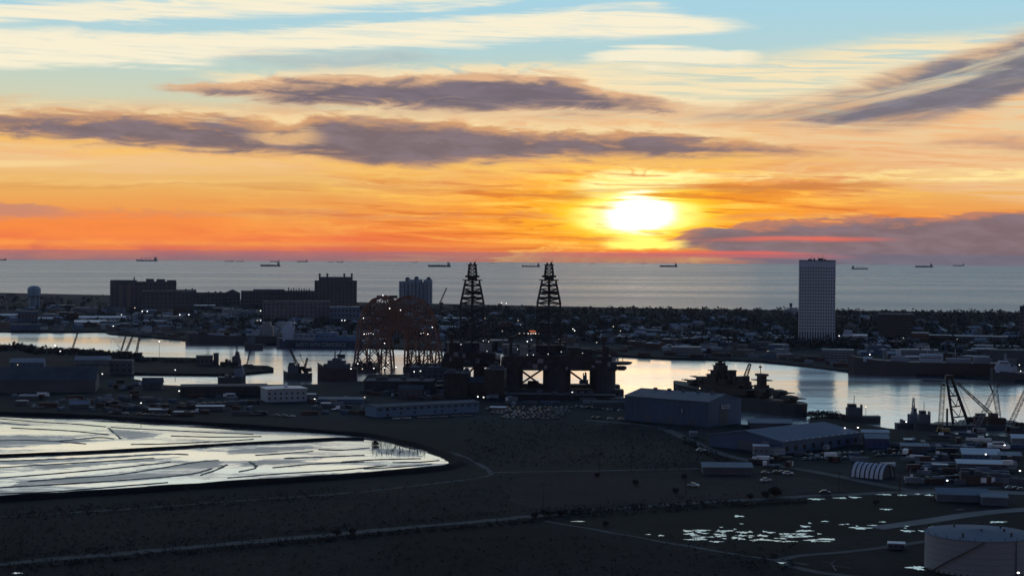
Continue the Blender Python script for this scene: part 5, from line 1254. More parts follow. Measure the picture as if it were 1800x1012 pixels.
# striped barrel tent
p = P(1537, 840); rz = R_(-38); R = thing('barrel_tent', 'white and grey striped barrel vaulted tent with one dark open end', 'tent', p + Vector((0, 5, 0)), rz)
Lt, rt_ = 18.0, 6.4; n = 12
def arc(x, r0): return [(x, -r0 * math.cos(math.pi * i / n), r0 * 1.12 * math.sin(math.pi * i / n)) for i in range(n + 1)]
m_tent = mat('tent_sheet', (.5, .55, .6), .6, 0, .08, .3); m_rib = mat('tent_rib', (.035, .045, .06), .7)
xs = [-Lt / 2 + Lt * i / 7 for i in range(8)]
for i in range(7):
    v = arc(xs[i] + .35, rt_) + arc(xs[i + 1] - .35, rt_)
    MB().add(v, [(k_, k_ + 1, n + 2 + k_, n + 1 + k_) for k_ in range(n)]).build('roof_panel', m_tent, R)
for x in xs:
    v = arc(x - .36, rt_ + .12) + arc(x + .36, rt_ + .12)
    MB().add(v, [(k_, k_ + 1, n + 2 + k_, n + 1 + k_) for k_ in range(n)]).build('rib', m_rib, R)
v = arc(-Lt / 2 + .5, rt_ - .1); MB().add(v, [tuple(range(n + 1))]).build('end_wall', m_tent, R)
v = arc(Lt / 2 - 1.2, rt_ - .15); MB().add(v, [tuple(range(n, -1, -1))]).build('end_shade_sheet', m_rib, R)  # dark sheet across the open end, its colour standing in for the shade inside
MB().box(-Lt / 2 + 1, Lt / 2 - 1, -rt_ + 1, rt_ - 1, -.2, .15).build('floor_slab', m_dgrey, R)
for x, y in ((-3, 1), (2, -2), (4.5, 2)): MB().bx(x, y, .1, 3, 2.2, 2.4).build('stored_crate', m_dgrey, R)

# storage tank in the corner
tc_ = P(1726, 966, 2); yt = 616.0; xt = (1725 - 900) / FPX * yt
m_tk = mat('tank_paint', (.20, .225, .25), .8, 0, .06, .05); m_tkr = mat('tank_roof', (.13, .165, .21), .8, 0, .1, .05, .15)
R = thing('storage_tank', 'huge round pale storage tank with a low cone roof', 'storage tank', (xt, yt, 2)); rk = 19.0; hk_ = 12.7
for j in range(6):
    z0, z1 = hk_ * j / 6, hk_ * (j + 1) / 6 - .06
    MB().lathe([(rk - .04 * j, z0 - (.5 if j == 0 else 0)), (rk - .04 * j, z1)], 96).build('shell_course', m_tk, R, smooth=False)
MB().lathe([(rk - .3, hk_ - .3), (rk + .15, hk_ - .2), (rk + .15, hk_ + .05), (rk - .2, hk_ + .1), (1.2, hk_ + 1.5), (.1, hk_ + 1.55)], 96).build('roof', m_tkr, R)
for i in range(22):
    a = i * 2 * math.pi / 22 + .1; MB().bx((rk - .5) * math.cos(a), (rk - .5) * math.sin(a), hk_ + .1, .16, .16, 1.0).build('rail_post', m_black, R)
for a, r_ in ((-2.2, 15), (-.9, 14), (-1.5, 3), (.6, 12), (2.2, 11), (-.2, 9)): MB().lathe([(.35, hk_), (.35, hk_ + 1.6), (.5, hk_ + 1.65), (.5, hk_ + 1.9)], 8, r_ * math.cos(a), r_ * math.sin(a)).build('roof_vent', m_black, R)
for i in range(18):
    a = math.pi * 1.05 + i * .12; MB().bx((rk + .05) * math.cos(a), (rk + .05) * math.sin(a), .2, .5, .5, .5).build('anchor_lug', m_black, R)

for i in range(26):
    a = -2.75 + i * .04; z_ = .4 + i * (hk_ - .6) / 26; MB().bx((rk + .6) * math.cos(a), (rk + .6) * math.sin(a), z_, .9, .9, .18).build('stair_tread', m_black, R)
for a in (-1.1, -.6): MB().bar(((rk + .25) * math.cos(a), (rk + .25) * math.sin(a), 0), ((rk + .25) * math.cos(a), (rk + .25) * math.sin(a), hk_), .2, 6).build('down_pipe', m_dgrey, R)
# small hut with a bright roof
R, w, d, h = block(1561, 1590, 965, 955.5, 'small dark hut with a bright white flat roof beside the tank', m_dgrey, m_roofw, 4.5, 1, 3, name='hut', cat='hut', para=.3)

# sheds and roofs of the yards
for a in [(-60, 165, 690, 648, 'large dark gabled workshop cut by the photo edge', m_dgrey, m_roofd, 45, 'gable', .55), (18, 76, 652, 631, 'pale blue gabled shed behind the large dark workshop', m_lblue, m_roofg, 22, 'gable', .3), (132, 192, 640, 627, 'pale blue roofed hall below the crane group', m_grey, m_roofg, 22, 'gable', .3),
          (92, 170, 664, 650, 'dark flat shed right behind the large workshop', m_dgrey, m_roofd, 22, 'flat', 0), (192, 232, 658, 634, 'dark square workshop near the bright basin corner', m_dgrey, m_roofd, 20, 'flat', 0), (250, 284, 684, 665, 'dark stepped pump house at the basin edge', m_dgrey, m_roofd, 14, 'gable', .6),
          (262, 294, 727, 719, 'small hut with a long bright white roof in the left yard', m_dgrey, m_roofw, 9, 'gable', .1), (345, 392, 722, 713, 'open canopy with a bright white roof in the left yard', m_dgrey, m_roofw, 10, 'gable', .1), (305, 322, 730, 724, 'tiny bright roofed cabin beside the white canopy', m_dgrey, m_roofw, 6, 'flat', 0),
          (35, 66, 702, 694, 'low hut beside the large workshop', m_dgrey, m_roofg, 10, 'gable', .2), (28, 48, 712, 705, 'low pale roofed hut near the pond levee', m_dgrey, m_roofg, 8, 'flat', 0), (123, 156, 717, 705, 'vaulted dark shelter near the pond levee', m_dgrey, m_roofg, 12, 'gable', .6),
          (538, 554, 702, 693, 'small white cabin beside the white office', m_grey, m_roofw, 7, 'flat', 0), (560, 640, 708, 699, 'long pale roofed store left of the blue office range', m_lblue, m_roofg, 12, 'gable', .2), (564, 580, 716, 709, 'bright roofed cabin below the pale store', m_dgrey, m_roofw, 6, 'flat', 0),
          (640, 760, 690, 670, 'wide dark quay workshop in front of the gantry', mat('quay_wall_paint', (.03, .034, .044), .8), m_roofd, 30, 'flat', 0), (720, 800, 668, 646, 'blue grey accommodation block with window rows beside the rigs', mat('accom', (.06, .08, .11), .8), m_dgrey, 20, 'flat', 0), (780, 822, 700, 656, 'dark fabrication hall before the first rig', mat('fab_wall', (.022, .024, .03), .8), m_roofd, 26, 'flat', 0), (820, 853, 699, 664, 'dark middle bay of the fabrication halls', mat('fab_wall', (.022, .024, .03), .8), m_roofd, 20, 'gable', .5), (851, 886, 700, 650, 'tallest dark bay of the fabrication halls next to the second rig', m_rig, m_roofd, 22, 'flat', 0), (700, 742, 700, 678, 'low dark machine shop on the quay', m_dgrey, m_roofd, 14, 'gable', .4),
          (862, 888, 722, 715, 'small white roofed gatehouse at the car park', m_dgrey, m_roofw, 8, 'gable', .15), (884, 1080, 703, 694, 'long dark quay store under the second rig', mat('store_wall', (.02, .02, .025), .8), m_roofd, 14, 'flat', 0), (1042, 1100, 718, 705, 'low dark store against the blue hangar', m_dgrey, m_roofd, 14, 'gable', .2),
          (1318, 1392, 752, 739, 'low store with two pale roof strips beside the blue hangar', m_dgrey, m_roofg, 18, 'gable', .2), (1395, 1470, 757, 748, 'long pale roofed quay store behind the low blue shed', m_dgrey, m_roofg, 14, 'gable', .2), (1522, 1562, 788, 765, 'deep blue boat house next to the pale roofed shed', mat('deep_blue', (.03, .05, .15), .6), m_roofg, 18, 'gable', .3),
          (1516, 1562, 772, 757, 'pale canopy roof above the deep blue boat house', m_dgrey, mat('canopy_pale', (.3, .33, .36), .5), 12, 'gable', .2), (1585, 1632, 796, 781, 'dark shed with a pale roof edge in the boat yard', m_dgrey, m_roofg, 14, 'gable', .15), (1590, 1604, 781, 773, 'small bright roofed kiosk in the boat yard', m_dgrey, m_roofw, 8, 'flat', 0),
          (1693, 1757, 806, 792, 'blue grey shed with a wide white roof in the boat yard', m_lblue, m_roofw, 22, 'gable', .25), (1757, 1794, 808, 797, 'pale roofed annexe beside the wide white roof', m_dgrey, m_roofg, 16, 'gable', .2), (1640, 1666, 826, 817, 'long thin bright roofed rack in the boat yard', m_dgrey, m_roofw, 5, 'flat', 0),
          (1684, 1760, 830, 811, 'dark open shed with a long white roof edge', m_dgrey, m_roofw, 16, 'gable', .16), (1648, 1736, 882, 862, 'long grey blue shed at the edge of the marsh', mat('marsh_shed', (.08, .11, .15), .7), m_roofg, 14, 'gable', .3), (1726, 1770, 888, 870, 'low pale roofed annexe of the marsh shed', mat('marsh_shed', (.08, .11, .15), .7), m_roofg, 12, 'gable', .2),
          (1690, 1742, 851, 838, 'reddish brown store among the yard clutter', m_brick, m_rust, 16, 'flat', 0), (1742, 1775, 850, 840, 'whitewashed cabin with dark stripes beside the reddish store', m_grey, m_roofg, 10, 'flat', 0), (1236, 1322, 834, 816, 'low grey hut group with pale roof at the field corner', m_dgrey, m_roofg, 16, 'gable', .2),
          (1780, 1830, 780, 766, 'white roofed shed by the last crane at the photo edge', m_grey, m_roofw, 16, 'gable', .2), (1325, 1352, 800, 784, 'white cabin at the end of the low blue shed', m_grey, m_roofw, 9, 'flat', 0), (1352, 1380, 799, 787, 'pale caravan beside the white cabin', m_pale, m_roofg, 6, 'flat', 0), (1213, 1226, 768, 760, 'pale square kiosk on the hangar road', m_grey, m_grey, 6, 'flat', 0)]:
    l, r, b, t, lb, wm, rm, dep, rt, rise = a
    block(l, r, b, t, lb, wm, rm, dep, 0 if r - l > 100 else 1 if (b - t) < 20 else 2, max(2, int((r - l) / 9)), rt=rt, rise=rise or .2, name='yard_shed', cat='shed', gear=7 if rt == 'flat' and r - l > 30 and b > 660 else 0, fw=.4, fh=.35, para=.35, rz=face(P((l + r) / 2, b)) + (R_(-6) if l < 900 else R_(5)))

# ------------------------------------------------------------------ cars, trucks, containers
def car_meshes(col):
    b = MB()
    prof = [(-2.2, .35), (-2.2, .8), (-1.5, .95), (1.2, .98), (2.2, .85), (2.2, .35)]
    v = [(x, -.85, z) for x, z in prof] + [(x, .85, z) for x, z in prof]; n = 6
    b.add(v, [tuple(range(n)), tuple(range(2 * n - 1, n - 1, -1))] + [(i, n + i, n + (i + 1) % n, (i + 1) % n) for i in range(n)])
    body = b.mesh('body', mat('car_' + col[0], col[1], .35, 0, .05, .3, .5))
    c_ = MB(); v = [(-1.6, -.75, .95), (1.1, -.75, .98), (.6, -.62, 1.5), (-1.1, -.62, 1.5), (-1.6, .75, .95), (1.1, .75, .98), (.6, .62, 1.5), (-1.1, .62, 1.5)]
    c_.add(v, [(0, 1, 2, 3), (7, 6, 5, 4), (3, 2, 6, 7), (1, 5, 6, 2), (0, 3, 7, 4)])
    cab = c_.mesh('cabin', m_glass)
    wh = MB().bar((0, -.12, 0), (0, .12, 0), .34, 8).mesh('wheel', m_black)
    return body, cab, wh
CARS = [car_meshes(c_) for c_ in (('white', (.5, .53, .57)), ('silver', (.26, .29, .33)), ('black', (.02, .02, .022)), ('blue', (.04, .06, .12)), ('red', (.08, .025, .025)), ('grey', (.14, .155, .175)))]
CN = ['white', 'silver', 'black', 'blue', 'red', 'grey']
rnd = random.Random(77)
def car(px, py, rz, where, group):
    i = rnd.choice((0, 1, 1, 1, 2, 3, 4, 5, 5, 5)); p = P(px, py); r = thing('parked_car', '%s car %s' % (CN[i], where), 'car', (p.x, p.y, 2.05), rz + rnd.uniform(-.05, .05), group)
    b, c_, w = CARS[i]; link('body', b, r); link('cabin', c_, r)
    for x in (-1.35, 1.35):
        for y in (-.8, .8): link('wheel', w, r, (x, y, .34))
def carrows(rows, where, group, skip=.15):
    for ri_, ((x0, y0), (x1, y1), n, rz) in enumerate(rows):
        for i in range(n):
            if rnd.random() > skip: t = (i + .5) / n; car(x0 + (x1 - x0) * t, y0 + (y1 - y0) * t, rz, (('farthest', 'second', 'third', 'fourth', 'fifth', 'sixth')[ri_] + ' row, ' if len(rows) > 3 else '') + where, group)
carrows([((858, 717), (1010, 717), 16, 1.2), ((852, 720), (1006, 721), 20, 1.2), ((856, 723.5), (1004, 724.5), 20, 1.2), ((862, 727), (1000, 728.5), 18, 1.2), ((870, 731), (992, 732.5), 15, 1.2), ((880, 735), (985, 737), 12, 1.2)], 'in the big car park beside the gatehouse', 'cars in the big car park')
carrows([((1012, 715), (1095, 723), 9, .3), ((1040, 735), (1096, 738), 6, .2)], 'parked in line towards the blue hangar', 'cars parked before the hangar')
carrows([((690, 737), (830, 731), 13, 0)], 'parked under the long blue office range', 'cars by the blue office range')
carrows([((1400, 801), (1520, 797), 12, .9), ((1410, 808), (1500, 806), 9, .9), ((1535, 796), (1592, 792), 7, .6), ((1540, 802), (1586, 799), 5, .6)], 'parked behind the low blue shed', 'cars behind the low blue shed')
carrows([((300, 712), (455, 706), 12, .1), ((190, 726), (300, 732), 9, .2), ((400, 727), (520, 733), 9, 0)], 'parked in the left yard before the basin', 'cars in the left yard')
carrows([((1330, 833), (1380, 831), 5, 0), ((1640, 842), (1690, 846), 5, .4), ((1770, 858), (1800, 862), 3, 0)], 'standing at the edge of the boat yard', 'cars at the boat yard edge')
for px, py, lb in ((1232, 793, 'white van alone on the hangar road'), (1219, 855, 'white car alone on the reddish field'), (1346, 846, 'white car on the field beside the bush'), (1385, 834, 'white car at the road corner by the field'), (1450, 868, 'dark pickup on the track among the puddles'), (1665, 845, 'white car by itself before the reddish store')):
    i = 2 if 'dark' in lb else 0; p = P(px, py); r = thing('parked_car', lb, 'car', (p.x, p.y, 2.1), rnd.uniform(-.5, .5)); r.scale = (1.25, 1.25, 1.25); b, c_, w = CARS[i]; link('body', b, r); link('cabin', c_, r)
    for x in (-1.35, 1.35):
        for y in (-.8, .8): link('wheel', w, r, (x, y, .34))
# shipping containers, stacked goods, trucks, boat hulls in the yards
m_conts = [('rusty', m_rust), ('blue', m_blue), ('grey', m_grey), ('black', m_black), ('dark', m_dgrey), ('red', m_redh)]
cont = {}
for nm, m_ in m_conts: cont[nm] = (MB().box(-3.05, 3.05, -1.2, 1.2, 0, 2.6).mesh('box', m_), MB().box(3.05, 3.12, -1.15, -.05, .1, 2.5).mesh('door', m_dgrey), MB().box(3.05, 3.12, .05, 1.15, .1, 2.5).mesh('door', m_dgrey))
def container(px, py, rz, nm, where, group, s=1.0, z=2.05):
    p = P(px, py); r = thing('container', '%s container %s' % (nm, where), 'container', (p.x, p.y, z), rz, group); r.scale = (rnd.choice((1, 1.9)) * s, s, s)
    bo_ = link('box', cont[nm][0], r)
    for me in cont[nm][1:]: link('door', me, bo_)
def trucks(px, py, rz, lb, group):
    p = P(px, py); r = thing('truck', lb, 'truck', (p.x, p.y, 2.05), rz, group); mm = rnd.choice((m_white, m_pale, m_grey, m_blue))
    MB().bx(3.6, 0, .5, 2.0, 2.3, 2.3).build('cab', mm, r); MB().box(-4.5, 2.4, -1.2, 1.2, .9, 3.4 if rnd.random() < .6 else 1.3).build('load_bed', rnd.choice((m_white, m_grey, m_rust)), r); MB().bx(4.62, 0, 1.6, .06, 2, .8).build('windscreen', m_glass, r)
    for x in (-3.4, -2.2, 3.4):
        for y in (-1, 1): MB().bar((x, y - .15, .5), (x, y + .15, .5), .5, 8).build('wheel', m_black, r)
YARDS = [((186, 240), (672, 728), 26, 'in the left yard by the bright basin corner'), ((240, 460), (698, 731), 40, 'in the left yard before the floating workshop'), ((540, 655), (702, 730), 26, 'in the yard before the white office'), ((20, 180), (694, 722), 18, 'beside the large dark workshop'),
         ((640, 880), (690, 702), 26, 'on the quay before the rigs'), ((1400, 1600), (772, 812), 22, 'in the boat yard behind the striped tent'), ((1600, 1800), (774, 855), 74, 'in the crowded boat yard under the cranes'), ((1330, 1400), (806, 824), 8, 'at the road corner near the low blue shed'), ((890, 1090), (700, 712), 16, 'on the quay under the second rig')]
for (x0, x1), (y0, y1), n, wh in YARDS:
    for i in range(n):
        px, py = rnd.uniform(x0, x1), rnd.uniform(y0, y1)
        if rnd.random() < .8: container(px, py, rnd.choice((0, .15, 1.4, -.5)), rnd.choice(m_conts)[0], wh, 'containers of the yards', rnd.uniform(.75, 1.15))
        else: trucks(px, py, rnd.choice((0, .3, 1.2, 2.9)), 'work truck parked ' + wh, 'trucks of the yards')
for i in range(90):
    px = rnd.uniform(640, 1490) if i % 3 else rnd.uniform(190, 330); bank = 611 + (px - 620) * .033 if px > 600 else 588 + (px - 192) * .08; bank += max(0, px - 1300) * .05
    container(px, bank - rnd.uniform(2.5, 15), CITY_A + rnd.choice((0, 0, 1.57)), rnd.choice(m_conts)[0], 'on the far quay ' + regions(px), 'containers on the far quay', rnd.uniform(1.0, 1.6))
# laid-up boats on land
for i, (px, py, ln) in enumerate(((1560, 822, 30), (1600, 812, 34), (1645, 806, 30), (1672, 790, 36), (1720, 778, 44), (1625, 836, 26), (1770, 832, 34), (1740, 826, 26), (1600, 848, 22), (1575, 786, 26), (1650, 772, 40), (1700, 768, 30), (1760, 790, 30))):
    p = P(px, py); k = p.y / FPX; L = ln * k
    r = thing('laid_up_boat', '%s hulled boat on stands in the boat yard, %s' % (('white', 'grey', 'dark', 'blue')[i % 4], ('with bare deck', 'with small wheelhouse', 'with a short mast')[i % 3]), 'boat', (p.x, p.y, 2), rnd.uniform(-.4, .4), 'boats laid up on land')
    MB().hull([(-L / 2, .1, .3, 1.6, 3.2), (-L * .3, L * .06, L * .1, .9, 2.9), (L * .3, L * .09, L * .12, .7, 2.7), (L / 2, L * .08, L * .1, .9, 2.8)]).build('hull', (m_white, m_grey, m_dgrey, m_blue)[i % 4], r)
    for x in (-.25, .25): MB().bx(x * L, 0, -.1, .3, L * .1, 1.2).build('stand', m_black, r)
    if i % 3: MB().bx(L * .1, 0, 2.6, L * .22, L * .12, 1.6).build('wheelhouse', m_white, r)
    if i % 3 == 2: MB().bar((0, 0, 2.6), (0, 0, 7.5), .12).build('mast', m_steel, r)

# ------------------------------------------------------------------ lamps
lm_pole = mat('lamp_pole', (.05, .05, .055), .6)
LM = {}
def lamp(px, py, h, label, warm=False, y=None, r_=.85, group='lit lamps of the port'):
    z = 2 + h; y = y or (H - z) * FPX / (py - hor(px)); q = D(px, py, y)
    R = thing('lamp_post', label, 'lamp', (q.x, y, q.z - h), 0, group)
    key = (h, warm, r_)
    if key not in LM: LM[key] = (MB().bar((0, 0, -.3), (0, 0, h), .22, 6, .13).mesh('pole', lm_pole), MB().lathe([(r_ * .3, h - r_ * .5), (r_, h - r_ * .15), (r_, h + r_ * .35), (r_ * .4, h + r_ * .6)], 8).mesh('lamp_head', m_warm if warm else m_lamp))
    link('pole', LM[key][0], R); link('lamp_head', LM[key][1], R)
LAMPS = [(97, 607, 10, 'above the wooded spit'), (106, 617, 8, 'below the wooded spit ridge'), (280, 600, 16, 'standing tall on the spit against bright water'), (31, 641, 8, 'on the pale blue shed'), (152, 652, 8, 'behind the large dark workshop'), (180, 657, 12, 'at the bright basin corner'), (308, 650, 10, 'over the basin water'),
         (315, 687, 10, 'before the basin'), (248, 708, 10, 'in the left yard'), (28, 671, 6, 'on the large dark workshop wall'), (237, 541, 14, 'under the hospital block'), (250, 547, 12, 'under the hospital wing'), (259, 547, 12, 'beside another under the hospital wing'), (316, 553, 12, 'at the end of the hospital'), (332, 553, 12, 'past the hospital end'), (213, 553, 10, 'near the long white shed'),
         (199, 573, 10, 'by the peach roofed shed'), (452, 563, 12, 'first of a pair behind the long barge'), (458, 563, 12, 'second of a pair behind the long barge'), (458, 546, 12, 'high above the pair behind the long barge'), (518, 567, 12, 'behind the slogan ship'), (606, 563, 12, 'below the pale blue office block'), (601, 563, 10, 'next to the pale blue office block'),
         (617, 648, 12, 'first of the quay row under the gantry'), (637, 648, 12, 'second of the quay row under the gantry'), (657, 647, 12, 'third of the quay row under the gantry'), (676, 646, 12, 'fourth of the quay row under the gantry'), (696, 645, 12, 'fifth of the quay row under the gantry'), (739, 652, 10, 'before the accommodation block'), (728, 653, 10, 'dimmer one before the accommodation block'),
         (806, 658, 10, 'beside the first rig'), (641, 698, 10, 'at the pale store'), (553, 701, 8, 'by the white office cabin'), (840, 697, 10, 'at the end of the fabrication hall'), (850, 698, 8, 'next to the fabrication hall end'), (882, 532, 10, 'first on the coast between the derricks'), (890, 533, 10, 'second on the coast between the derricks'), (978, 533, 10, 'on the coast behind the second derrick'),
         (883, 582, 10, 'left of the filling station'), (927, 600, 10, 'below the filling station'), (1007, 578, 10, 'upper of two in the trees'), (1010, 581, 10, 'lower of two in the trees'), (983, 596, 10, 'beside the second derrick foot'), (1006, 689, 8, 'under the second rig'), (1068, 629, 8, 'at the rig helideck'), (1230, 682, 10, 'in front of the battleship turrets'), (1381, 694, 8, 'at the battleship stern'),
         (1439, 587, 8, 'at the foot of the office tower'), (1475, 590, 8, 'beside the tower podium'), (1485, 752, 10, 'first behind the pale roofed shed'), (1508, 751, 10, 'second behind the pale roofed shed'), (1529, 623, 8, 'behind the long moored ship'), (1522, 715, 14, 'on the tug mast'), (1593, 741, 8, 'on the trawler'), (1733, 798, 8, 'before the wide white roof'), (1766, 782, 8, 'under the last crane'),
         (1793, 827, 8, 'at the photo edge of the boat yard'), (1794, 652, 8, 'on the ship at the photo edge'), (1792, 641, 6, 'behind the ship at the photo edge'), (1350, 617, 6, 'on the far bank near the tower'), (1790, 1006, 4, 'at the foot of the storage tank'), (1665, 844, 6, 'in the middle of the boat yard'), (1130, 575, 8, 'in the town trees'), (640, 552, 6, 'beside the gantry crown')]
for i, (x, y, h, w) in enumerate(LAMPS): lamp(x, y, h, 'bright lamp on a pole ' + w, warm=(i % 7 == 3), r_=.45 if y > 640 else .62 if y > 560 else .85)
# small lights fixed to the gantry and rigs
lme = MB().lathe([(.3, -.6), (.75, -.2), (.75, .3), (.3, .6)], 8).mesh('work_light', m_lamp)
for x, y in ((639, 559), (640, 587), (676, 603), (673, 519), (685, 542), (704, 545), (629, 639), (682, 637), (752, 587), (760, 575)): link('work_light', lme, Gv, loc_(D(x, y, gy0 - 9))).scale = (.5, .5, .5)
for i in range(6): link('work_light', lme, Gv, loc_(D(644 + i * 4 + (80 if i > 3 else 0), 587 - (i % 3), gy0 - 7))).scale = (.28, .28, .28)
rnd = random.Random(4)
for i in range(8): link('work_light', lme, Rb, (rnd.uniform(-40, 35), -8.5, rnd.uniform(31, 46))).scale = (.28, .28, .28)
for i in range(4): link('work_light', lme, Ra, (rnd.uniform(-22, 22), -8.5, rnd.uniform(31, 44))).scale = (.26, .26, .26)
# tiny town lights
tl = MB().lathe([(.2, -.5), (.55, -.2), (.55, .2), (.2, .5)], 6).mesh('lamp_head', m_warm); tp = MB().bar((0, 0, -7.5), (0, 0, -.3), .14, 4).mesh('pole', lm_pole)
for i in range(12):
    px = rnd.uniform(0, 1800); py = 552 + px * .015 + rnd.uniform(0, 34); p = P(px, py)
    r = thing('street_lamp', 'dim street lamp in the far town ' + regions(px), 'lamp', (p.x, p.y, 9.5), 0, 'street lamps of the far town'); link('lamp_head', tl, r); link('pole', tp, r)

# ------------------------------------------------------------------ poles on the land
pm = MB().bar((0, 0, -.3), (0, 0, 11), .17, 6, .12).mesh('pole', m_bark); pa = MB().box(-1.1, 1.1, -.08, .08, 9.9, 10.1).mesh('cross_arm', m_bark)
for px, py, w in ((1053, 836, 'in the middle of the field'), (1110, 832, 'right of the field middle'), (36, 985, 'beside the main track at the photo edge'), (1475, 868, 'at the puddles'), (1582, 866, 'at the end of the hangar road'), (1637, 862, 'at the marsh shed'), (1205, 868, 'on the reddish field'), (1365, 868, 'behind the bush'), (955, 890, 'near the track fork'), (700, 905, 'on the dark slope below the pond'), (330, 900, 'below the pond levee'), (1245, 770, 'on the hangar road'), (1540, 900, 'in the marsh'), (1580, 880, 'at the marsh edge'), (1200, 742, 'before the blue hangar')):
    p = P(px, py); r = thing('utility_pole', 'thin utility pole standing ' + w, 'pole', p, rnd.uniform(-.6, .6), 'utility poles'); link('pole', pm, r); link('cross_arm', pa, r)

# ------------------------------------------------------------------ bushes and trees of the near land
rnd = random.Random(99)
def shrub_band(mb, pts, n, spread, s0, s1, k=9):
    for _ in range(n):
        i = rnd.randrange(len(pts) - 1); t = rnd.random(); x = pts[i][0] + (pts[i + 1][0] - pts[i][0]) * t; y = pts[i][1] + (pts[i + 1][1] - pts[i][1]) * t + rnd.uniform(*spread)
        p = P(x, y); s = rnd.uniform(s0, s1); clump(mb, (p.x, p.y, 2 + s * .55), s, s * .7, k, rnd, rnd.choice((0, 0, 1, 2)))
mb = MB()
shrub_band(mb, [(0, 996), (300, 969), (500, 951), (700, 932), (960, 909), (1300, 883), (1420, 877)], 800, (2.5, 8), .5, 1.2)
shrub_band(mb, [(0, 985), (300, 958), (500, 941), (700, 922), (960, 899), (1300, 873)], 300, (-7, -2.5), .4, .9)
shrub_band(mb, [(960, 895), (1100, 884), (1300, 873)], 240, (6, 14), .6, 1.5)
shrub_band(mb, [(0, 895), (300, 878), (600, 855)], 500, (0, 20), .4, 1.0)
shrub_band(mb, [(0, 950), (900, 880)], 1800, (-45, 45), .3, .95, 7)
shrub_band(mb, [(0, 1005), (1400, 1000)], 1500, (-60, 12), .3, 1.0, 7)
shrub_band(mb, [(820, 770), (1240, 780)], 1600, (-32, 48), .4, 1.2, 7)
shrub_band(mb, [(1230, 975), (1400, 985)], 120, (-8, 20), .4, 1.0)
shrub_band(mb, [(1412, 727), (1475, 730)], 160, (-2, 6), 1.0, 2.6)
shrub_band(mb, [(1200, 765), (1290, 812)], 150, (2, 14), .6, 1.6)
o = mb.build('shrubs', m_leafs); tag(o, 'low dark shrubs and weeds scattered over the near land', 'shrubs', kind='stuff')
mb = MB()
shrub_band(mb, [(-20, 609), (35, 607), (62, 614), (120, 615), (205, 622), (250, 629)], 420, (0, 9), 2.2, 4.5, 12)
shrub_band(mb, [(250, 630), (372, 634)], 160, (0, 6), 1.2, 2.6, 10)
shrub_band(mb, [(385, 643), (478, 646)], 90, (0, 4), .8, 1.6, 8)
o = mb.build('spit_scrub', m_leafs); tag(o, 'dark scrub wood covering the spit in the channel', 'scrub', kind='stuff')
def bush(px, py, s, label):
    p = P(px, py); r = thing('bush', label, 'bush', p, rnd.uniform(0, 6), 'single bushes on the near land'); t = MB(); c_ = MB()
    for a in range(4): t.bar((0, 0, -.2), (math.cos(a * 1.7) * s * .5, math.sin(a * 1.7) * s * .5, s * .9), .12, 4, .05)
    for a in range(5): clump(c_, (math.cos(a * 1.3) * s * .55, math.sin(a * 1.3) * s * .55, s * (.8 + .25 * (a % 2))), s * .7, s * .6, 40, rnd)
    t.build('stem', m_bark, r); c_.build('foliage', m_leafs[rnd.randrange(2)], r)
for px, py, s, lb in ((1362, 872, 2.9, 'tallest dark bush beside the main track'), (1346, 874, 1.9, 'smaller bush leaning on the tallest bush'), (1318, 876, 1.6, 'low bush on the track edge'), (958, 907, 2.0, 'dark bush at the fork of the tracks'), (940, 910, 1.6, 'small bush just before the track fork'), (592, 940, 1.6, 'bush at the main track below the pond'), (620, 938, 1.4, 'second bush at the main track below the pond'), (985, 906, 1.6, 'bush just past the track fork'),
                      (1010, 902, 1.3, 'low bush on the main track verge'), (1065, 924, 1.2, 'lone bush in the grass below the track'), (1188, 866, 1.5, 'bush on the reddish field'), (1540, 886, 1.3, 'bush by the line of puddles'), (1050, 838, 1.4, 'round bush at the field pole'), (1117, 852, 1.6, 'pale bush in the reddish field'), (1203, 841, 1.4, 'round bush in the upper field'), (660, 783, 1.8, 'dark bush standing in the tip of the pond')):
    bush(px, py, s, lb)
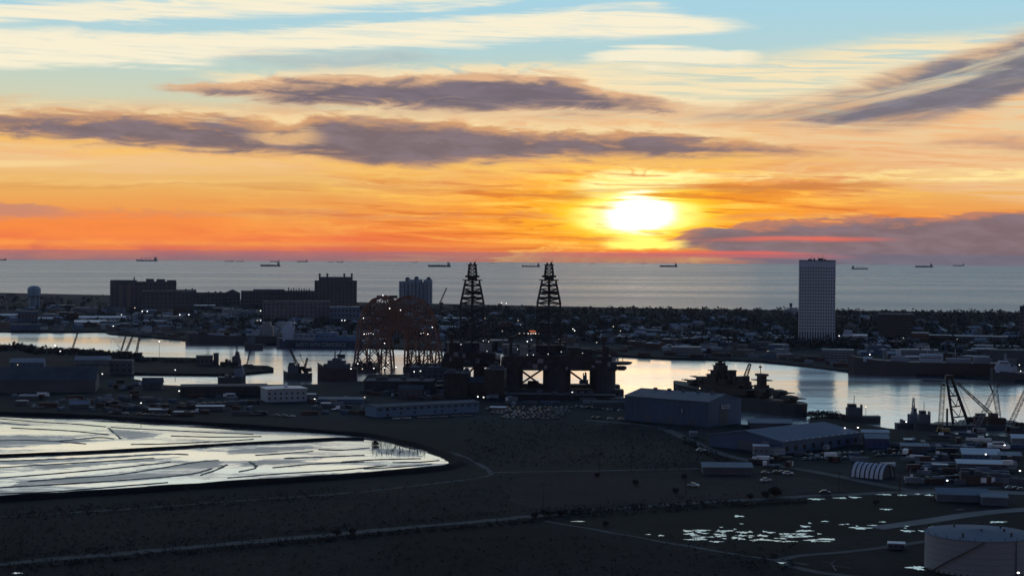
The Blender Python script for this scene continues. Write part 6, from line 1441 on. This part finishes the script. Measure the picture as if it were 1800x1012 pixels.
# dead branch lying near the looping track
p = P(1470, 1003); r = thing('dead_branch', 'pale forked dead branch lying beside the looping track', 'branch', p, .3)
m_dead = mat('bleached_wood', (.22, .21, .2), .8)
MB().bar((0, 0, 0), (1.2, 6, 1.6), .28, 6, .16).build('limb', m_dead, r); MB().bar((.9, 4.5, 1.2), (6.5, 1.5, .5), .2, 5, .08).build('limb', m_dead, r); MB().bar((1.2, 6, 1.6), (4.2, 8, 2.6), .16, 5, .06).build('twig', m_dead, r); MB().bar((1.2, 6, 1.6), (-1.5, 8.2, 2.2), .14, 5, .05).build('twig', m_dead, r)
# dead stems standing in the pond tip
mb = MB()
for _ in range(260):
    p = P(rnd.uniform(652, 748), rnd.uniform(780, 800)); mb.bar((p.x, p.y, 2), (p.x + rnd.uniform(-.3, .3), p.y, 2 + rnd.uniform(.8, 2.6)), .12, 3, .04)
o = mb.build('reeds', m_leafs[2]); tag(o, 'dead reeds standing in the tip of the pond', 'reeds', kind='stuff')

# ------------------------------------------------------------------ air
hz = bpy.data.materials.new('thin_haze'); hz.use_nodes = True; t = hz.node_tree; t.nodes.clear()
pv = t.nodes.new('ShaderNodeVolumePrincipled'); pv.inputs['Color'].default_value = (.62, .74, 1.0, 1); pv.inputs['Density'].default_value = 1.0e-5; pv.inputs['Anisotropy'].default_value = .55
ou = t.nodes.new('ShaderNodeOutputMaterial'); t.links.new(pv.outputs[0], ou.inputs['Volume'])
o = MB().box(-52000, 52000, -1500, 52000, -420, 119).build('haze', hz); o['kind'] = 'stuff'; o['label'] = 'thin morning haze over land and sea'

# ------------------------------------------------------------------ tell look-alikes apart by their order in the view
ORD = 'first second third fourth fifth sixth seventh eighth ninth tenth eleventh twelfth thirteenth fourteenth fifteenth sixteenth seventeenth eighteenth nineteenth twentieth'.split()
ORD += ['twenty-' + w for w in ORD[:9]] + ['thirtieth'] + ['thirty-' + w for w in ORD[:9]] + ['fortieth']
seen = {}
for o in SC.objects:
    if o.parent is None and 'label' in o and 'category' in o: seen.setdefault(o['label'], []).append(o)
for lb, os_ in seen.items():
    if 1 < len(os_) <= 40 and len(lb.split()) <= 13:
        os_.sort(key=lambda o: o.location.x / max(o.location.y, 1))
        for i, o in enumerate(os_): o['label'] = lb + ', ' + ORD[i] + ' from left'
